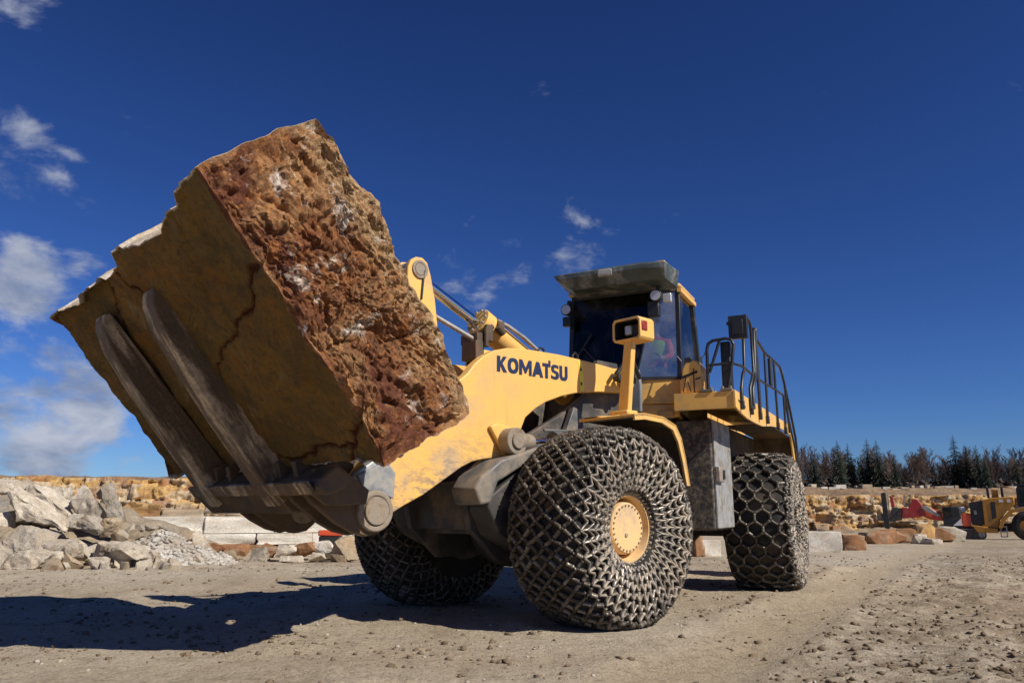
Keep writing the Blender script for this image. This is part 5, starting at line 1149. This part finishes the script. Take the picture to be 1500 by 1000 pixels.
# white blocks set along the upper edge on the right
rs = random.Random(9); q = 0
for px in range(1180,1500,13):
    if rs.random() < .22: continue
    w = rs.uniform(.3,1.2); h = rs.uniform(.16,.42); Yd = 79.6+rs.uniform(-.3,.3)
    o = link('edge_block', rs.choice(B_wh[:2]+B_ru[1:4]), None, T((KX(px,Yd)+rs.uniform(-.2,.2), Yd, up_z(KX(px,Yd),Yd)+h/2-.03)) @ Rz(rs.uniform(-.2,.2)) @ Matrix.Diagonal((w,.6,h,1)))
    tag(o, 'small pale block in the row along the upper quarry edge below the wood', 'block', 'pale blocks along the upper edge')

# ------------------------------------------------------------------ tracked drill rig
def at(px, Yd=55.): return KX(px, Yd)
G = zg(0,55)
dr = empty('drill_rig', T((at(1400),55,G)) @ Rz(-.50) @ Matrix.Diagonal((.86,1,1,1)), 'red and black tracked drill rig with an upright mast before the ochre face', 'drill rig')
s = 21.2   # pixels per metre there
def L(px, py): return ((px-1400)/s*.983, (787-py)/s)
for yy in (-.8,.8):
    mb = MB(); (x0,_), (x1,_) = L(1382,0), L(1438,0); o = []
    for k in range(9): t = PI/2+PI*k/8; o.append((x0+.32+.32*math.cos(t), .34+.32*math.sin(t)))
    for k in range(9): t = -PI/2+PI*k/8; o.append((x1-.32+.32*math.cos(t), .34+.32*math.sin(t)))
    mb.prism(o, yy-.22, yy+.22); tr = mb.build('crawler_track', M['dark'], dr, None, .02)
    MB().cyl((x1-.32,yy-.26,.34),(x1-.32,yy+.26,.34),.22,n=14).build('sprocket', M['steel'], tr); MB().cyl((x0+.32,yy-.25,.34),(x0+.32,yy+.25,.34),.2,n=14).build('idler', M['dark'], tr)
    for k in range(26):
        xx = x0+.2+(x1-x0-.4)*k/25
        for zz in (.675,.01): MB().box((xx,yy,zz),(.06,.46,.035)).build('track_shoe', M['steel'], tr)
def slab(name, p0, p1, y0, y1, mat, bev=.05):
    (xa, za), (xb, zb) = L(*p0), L(*p1); mb = MB(); mb.box(((xa+xb)/2,(y0+y1)/2,(za+zb)/2),(abs(xb-xa),y1-y0,abs(zb-za))); return mb.build(name, mat, dr, None, bev)
slab('turntable', (1385,776),(1425,769), -.7,.7, M['dark']); bd = slab('body', (1377,742),(1404,769), -.9,.8, M['navyblack'] if 'navyblack' in M else M['black'], .08)
slab('engine_cover', (1405,752),(1418,769), -.9,.9, M['orange_red'], .05); slab('exhaust_guard', (1404,742),(1411,750), -.5,.3, M['white'], .04)
(xa,za),(xb,zb) = L(1391,768), L(1404,758); MB().prism([(xa,za),(xb,za),(xb,zb)], -.925,-.905).build('white_flash', M['white'], bd, None, 0, None)
mb = MB(); (xa,za),(xb,zb) = L(1379,744), L(1390,756); mb.box(((xa+xb)/2,-.91,(za+zb)/2),(xb-xa,.02,abs(zb-za))); mb.build('cab_window', M['glass'], bd)
def poly(name, pts, y0, y1, mat, bev=.03): return MB().prism([L(*p) for p in pts], y0, y1).build(name, mat, dr, None, bev)
poly('boom', [(1377,762),(1376,750),(1362,744),(1350,748),(1346,755),(1358,760)], -.35,.25, M['orange_red']); poly('boom_arm', [(1352,754),(1350,744),(1342,732),(1334,730),(1326,744),(1316,742),(1316,758),(1340,757)], -.45,.3, M['red'])
poly('mast_slide', [(1316,744),(1300,742),(1296,752),(1275,751),(1275,762),(1300,764),(1314,760)], -.3,.3, M['dark'])
poly('hydraulic_hose', [(1318,742),(1319,728),(1321,728),(1322,742)], -.2,-.12, M['steel'], 0)
poly('feed_mast', [(1285,773),(1284,722),(1292,721),(1293,773)], -.32,.12, M['black']); poly('drill_rod', [(1294,765),(1294,724),(1295.5,724),(1295.5,765)], -.2,-.12, M['steel'], 0); poly('drill_foot', [(1289,775),(1287,771),(1294,771),(1292,775)], -.2,.2, M['steel'])
poly('dust_hood', [(1299,742),(1298,728),(1303,727),(1304,742)], -.25,.2, M['red']); poly('boom_cylinder', [(1345,742),(1354,740),(1374,753),(1372,757),(1352,748)], -.5,-.4, M['steel'])
# ------------------------------------------------------------------ second loader at the right edge
l2 = empty('yellow_loader', T((at(1496,53),53,zg(0,53))) @ Rz(-.565) @ Matrix.Diagonal((.85,1,1,1)), 'ochre yellow wheel loader with black rear grille at the right edge of the picture', 'loader')
s2 = 22.0
def L2(px, py): return ((px-1496)/s2*.983, (787-py)/s2)
M['yel2'] = pm('ochre_machine_paint', (.46,.21,.022), .5, 0, .1, 3, (.25,.19,.12), .25, 2, .03)
def p2(name, pts, y0, y1, mat, bev=.04): return MB().prism([L2(*p) for p in pts], y0, y1).build(name, mat, l2, None, bev)
hood = p2('engine_hood', [(1437,732),(1450,729),(1484,727),(1485,738),(1472,747),(1460,760),(1456,772),(1437,770)], -.95,.95, M['yel2'])
MB().prism([L2(*p) for p in [(1449,735),(1456,734),(1456,756),(1449,759)]], -.965,-.952).build('louvre', M['black'], hood, None, 0); 
for (a,b) in ((1462,1468),(1474,1479)): MB().prism([L2(*p) for p in [(a,731),(b,731),(b,735),(a,735)]], -.965,-.953).build('white_decal', M['white'], hood, None, 0)
gr = p2('rear_grille', [(1417,735),(1437,732),(1437,767),(1418,767)], -.85,.85, M['black']); MB().prism([L2(*p) for p in [(1423,746),(1427,746),(1427,752),(1423,752)]], -.87,-.855).build('grille_badge', M['steel'], gr)
p2('counterweight', [(1418,767),(1456,772),(1455,778),(1425,777)], -1.2,1.2, M['yel2']); p2('chassis', [(1430,776),(1540,776),(1545,762),(1456,765)], -.5,.5, M['dark'])
p2('fender', [(1457,770),(1463,758),(1476,746),(1500,741),(1530,742),(1530,746),(1500,745),(1480,750),(1468,761),(1462,772)], -1.35,-.7, M['yel2'], .02)
cb = p2('cab', [(1489,741),(1489,716),(1492,712),(1530,712),(1534,741)], -.75,.75, M['black'], .06); MB().prism([L2(*p) for p in [(1492,736),(1492,718),(1508,717),(1508,736)]], -.77,-.755).build('cab_window', M['glass'], cb); MB().prism([L2(*p) for p in [(1486,712),(1487,709),(1536,709),(1538,712)]], -.85,.85).build('cab_roof', M['black'], cb)
p2('deck', [(1484,744),(1484,741),(1540,741),(1540,744)], -1.2,1.2, M['chassis_grey'], .01)
p2('exhaust_stack', [(1445,729),(1444,713),(1443,711),(1446,711),(1448,714),(1449,729)], -.2,.0, M['black'], .02); p2('air_cleaner', [(1466,728),(1466,713),(1470,713),(1470,728)], -.3,-.1, M['black'], .02); p2('hood_box', [(1452,729),(1452,716),(1462,717),(1462,728)], -.1,.4, M['yel2'], .02)
mb = MB(); 
for (a,b,c_,d_) in ((1459,768,1460.5,783),(1468,768,1469.5,783),(1459,782,1469,783.5),(1459,775,1469,776.5),(1459,768,1469,769.5)): mb.prism([L2(a,b),L2(c_,b),L2(c_,d_),L2(a,d_)], -1.25,-1.05)
mb.build('ladder', M['steel'], l2, None, 0)
wmb = MB(); wmb.lathe([(-.32,.35),(-.36,.6),(-.33,.78),(-.24,.86),(0,.88),(.24,.86),(.33,.78),(.36,.6),(.32,.35)], n=36); w2t = wmb.mesh('wheel', M['rubber'], 40)
hmb = MB(); hmb.lathe([(-.20,.0),(-.22,.2),(-.30,.36),(-.26,.38),(.2,.36)], n=28); w2h = hmb.mesh('hub', M['yel2'], 35)
for wx in (0.0,3.3):
    for yy in (-1.05,1.05):
        w = link('wheel', w2t, l2, T((wx,yy,.87)) @ (Matrix.Identity(4) if yy < 0 else Rz(PI))); link('hub', w2h, w)
p2('lift_arm', [(1545,745),(1600,735),(1635,775),(1628,780),(1595,748),(1548,758)], -.5,.5, M['yel2']); p2('bucket', [(1628,786),(1622,765),(1632,750),(1655,786)], -1.5,1.5, M['steel'])

# ------------------------------------------------------------------ the wood beyond
M['bark'] = pm('bark', (.075,.062,.052), .9, 0, .25, 3, None, 0, 1, 0, rnd=.25)
M['twig'] = pm('twigs', (.125,.082,.062), .9, 0, .2, 1, None, 0, 1, 0, rnd=.25)
M['needle'] = pm('spruce_needles', (.018,.030,.016), .8, 0, .35, .8, None, 0, 1, 0, rnd=.3)
def bare_tree(seed, H):
    rs = random.Random(seed); tk = MB(); tw = MB()
    def grow(mb, p, d, L, r, lev):
        n = 4 if lev == 0 else 3; pts = [Vector(p)]; q = Vector(d)
        for k in range(n):
            q = (q + Vector((rs.uniform(-1,1),rs.uniform(-1,1),rs.uniform(-.2,.7)))*(.07 if lev == 0 else .22)).normalized(); pts.append(pts[-1]+q*(L/n))
        mb.tube(pts, [r*(1-.72*k/n) for k in range(n+1)], 5 if lev == 0 else 3)
        if lev >= 4: return
        m = (15,7,6,4)[lev]
        for k in range(m):
            t = (.28+.72*(k+rs.random())/m) if lev == 0 else (.2+.8*(k+rs.random())/m); j = min(n-1, int(t*n)); b = pts[j].lerp(pts[j+1], t*n-j)
            a = rs.uniform(0,2*PI); e = rs.uniform(.35,.85); v = (q*1.0 + Vector((math.cos(a),math.sin(a),.25))*e*(1.15 if lev == 0 else 1)).normalized()
            grow(tk if lev < 0 else tw, b, v, L*rs.uniform(.36,.52)*(1.12-.45*t), max(r*.42*(1-.4*t), .030), lev+1)
    grow(tk, (0,0,-.3), (0,0,1), H*.92, H*.014, 0)
    return tk.mesh('trunk', M['bark'], None), tw.mesh('crown', M['twig'], None)
def spruce(seed, H):
    rs = random.Random(seed); tk = MB(); tk.tube([(0,0,-.3),(0,0,H*.5),(0,0,H)], [H*.013,H*.009,.02], 6); cr = MB(); nl = 36
    for i in range(nl):
        t = i/(nl-1); z = H*(.10+.90*t); R = H*.165*(1-t)**.62*rs.uniform(.7,1.2)+.10; nb = int(12-6*t)
        for k in range(nb):
            a = 2*PI*(k+rs.random())/nb; d = Vector((math.cos(a),math.sin(a),0)); sd = Vector((-d.y,d.x,0)); r = R*rs.uniform(.65,1.2)
            for g in range(4):
                f0, f1 = g/4, (g+1)/4; wv = r*.30*(1-f0*.75); c0 = Vector((0,0,z))+d*r*f0+Vector((0,0,-.38*r*f0**1.2)); c1 = Vector((0,0,z))+d*r*f1*1.05+Vector((0,0,-.38*r*f1**1.2+rs.uniform(-.05,.05)*r))
                w1 = wv*rs.uniform(.8,1.2); cr.add([c0, c1+sd*w1+Vector((0,0,-.12*r)), c1+Vector((0,0,.05*r)), c1-sd*w1+Vector((0,0,-.12*r))], [(0,1,2),(0,2,3)])
    return tk.mesh('trunk', M['bark'], None), cr.mesh('crown', M['needle'], None)
bares = [bare_tree(21+k, 13.) for k in range(4)]; sprs = [spruce(51+k, 13.) for k in range(3)]
def tree(kind, var, x, y, h, label, group, rz):
    tk, cr = (bares if kind == 'b' else sprs)[var]; z = up_z(x, y)-.1
    e = empty('bare_tree' if kind == 'b' else 'spruce_tree', T((x,y,z)) @ Rz(rz) @ Matrix.Diagonal((h/13*(1.0 if kind=='b' else .95),)*2+(h/13,1)), label, 'tree', group)
    link('trunk', tk, e); link('crown', cr, e)
rs = random.Random(77)
def pxw(px, Yd): return KX(px, Yd)
tall = [(1232,648,'second tall dark spruce from the left end of the wood'),(1247,652,'dark spruce between the two tall pairs in the left part of the wood'),(1276,646,'tall spruce of the close pair in the left half of the wood'),(1290,648,'slightly lower spruce of the close pair in the left half of the wood'),(1314,669,'short spruce right of the close pair'),(1405,641,'tallest spruce with a ragged open top'),(1421,657,'slender spruce right of the tallest one'),(1437,655,'broad dark spruce near the right end of the wood'),(1195,662,'small dark spruce at the left end of the wood'),(1447,668,'short dark spruce leaning against the broad one'),(1493,672,'dark spruce at the right edge of the picture'),(1265,668,'low spruce between bare crowns')]
for i,(px,py,lb) in enumerate(tall):
    Yd = 200+ (i*7)%9; x = pxw(px,Yd); zt = 1.153+(747-py)/1140*Yd; tree('s', i%3, x, Yd, zt-up_z(x,Yd), lb, 'spruces of the wood', i*1.3)
for row, (Yd, n, hh) in enumerate(((212,74,(5.8,11.0)),(226,74,(6.8,12.2)),(242,64,(8,13)))):
    for k in range(n):
        px = 1060+ (1580-1060)*(k+rs.random()*.9)/n; y = Yd+rs.uniform(-5,5); x = pxw(px,y)
        if rs.random() < (.10 if row < 2 else .30): tree('s', rs.randrange(3), x, y, rs.uniform(6,9), 'dark young spruce standing among the bare trees of the wood', 'young spruces of the wood', rs.uniform(0,6))
        else: tree('b', rs.randrange(4), x, y, rs.uniform(*hh), 'leafless broadleaf tree in the wood on the upper quarry edge', 'bare trees of the wood', rs.uniform(0,6))
# ground scrub below the trees, one dark mass
rr = np.random.RandomState(8); Vs = []; Fs = []
for q in range(7000):
    px = rr.uniform(1050,1600); y = rr.uniform(205,255); x = KX(px,y); s_ = rr.uniform(.3,1.1); h_ = rr.uniform(.6,4.4); z = up_z(x,y)
    Vs.append(IV*[s_,s_,s_*.8]*(1+.4*rr.randn(len(IV),1))+[x,y,z+h_*rr.rand()]); Fs.append(IF+q*len(IV))
M['scrub'] = pm('scrub', (.065,.048,.036), .95, 0, .4, .6, None, 0, 1, 0)
tag(link('undergrowth', np_mesh('undergrowth', np.vstack(Vs), np.vstack(Fs), M['scrub'])), 'dark brown undergrowth filling the wood below the crowns', 'undergrowth', kind='stuff')
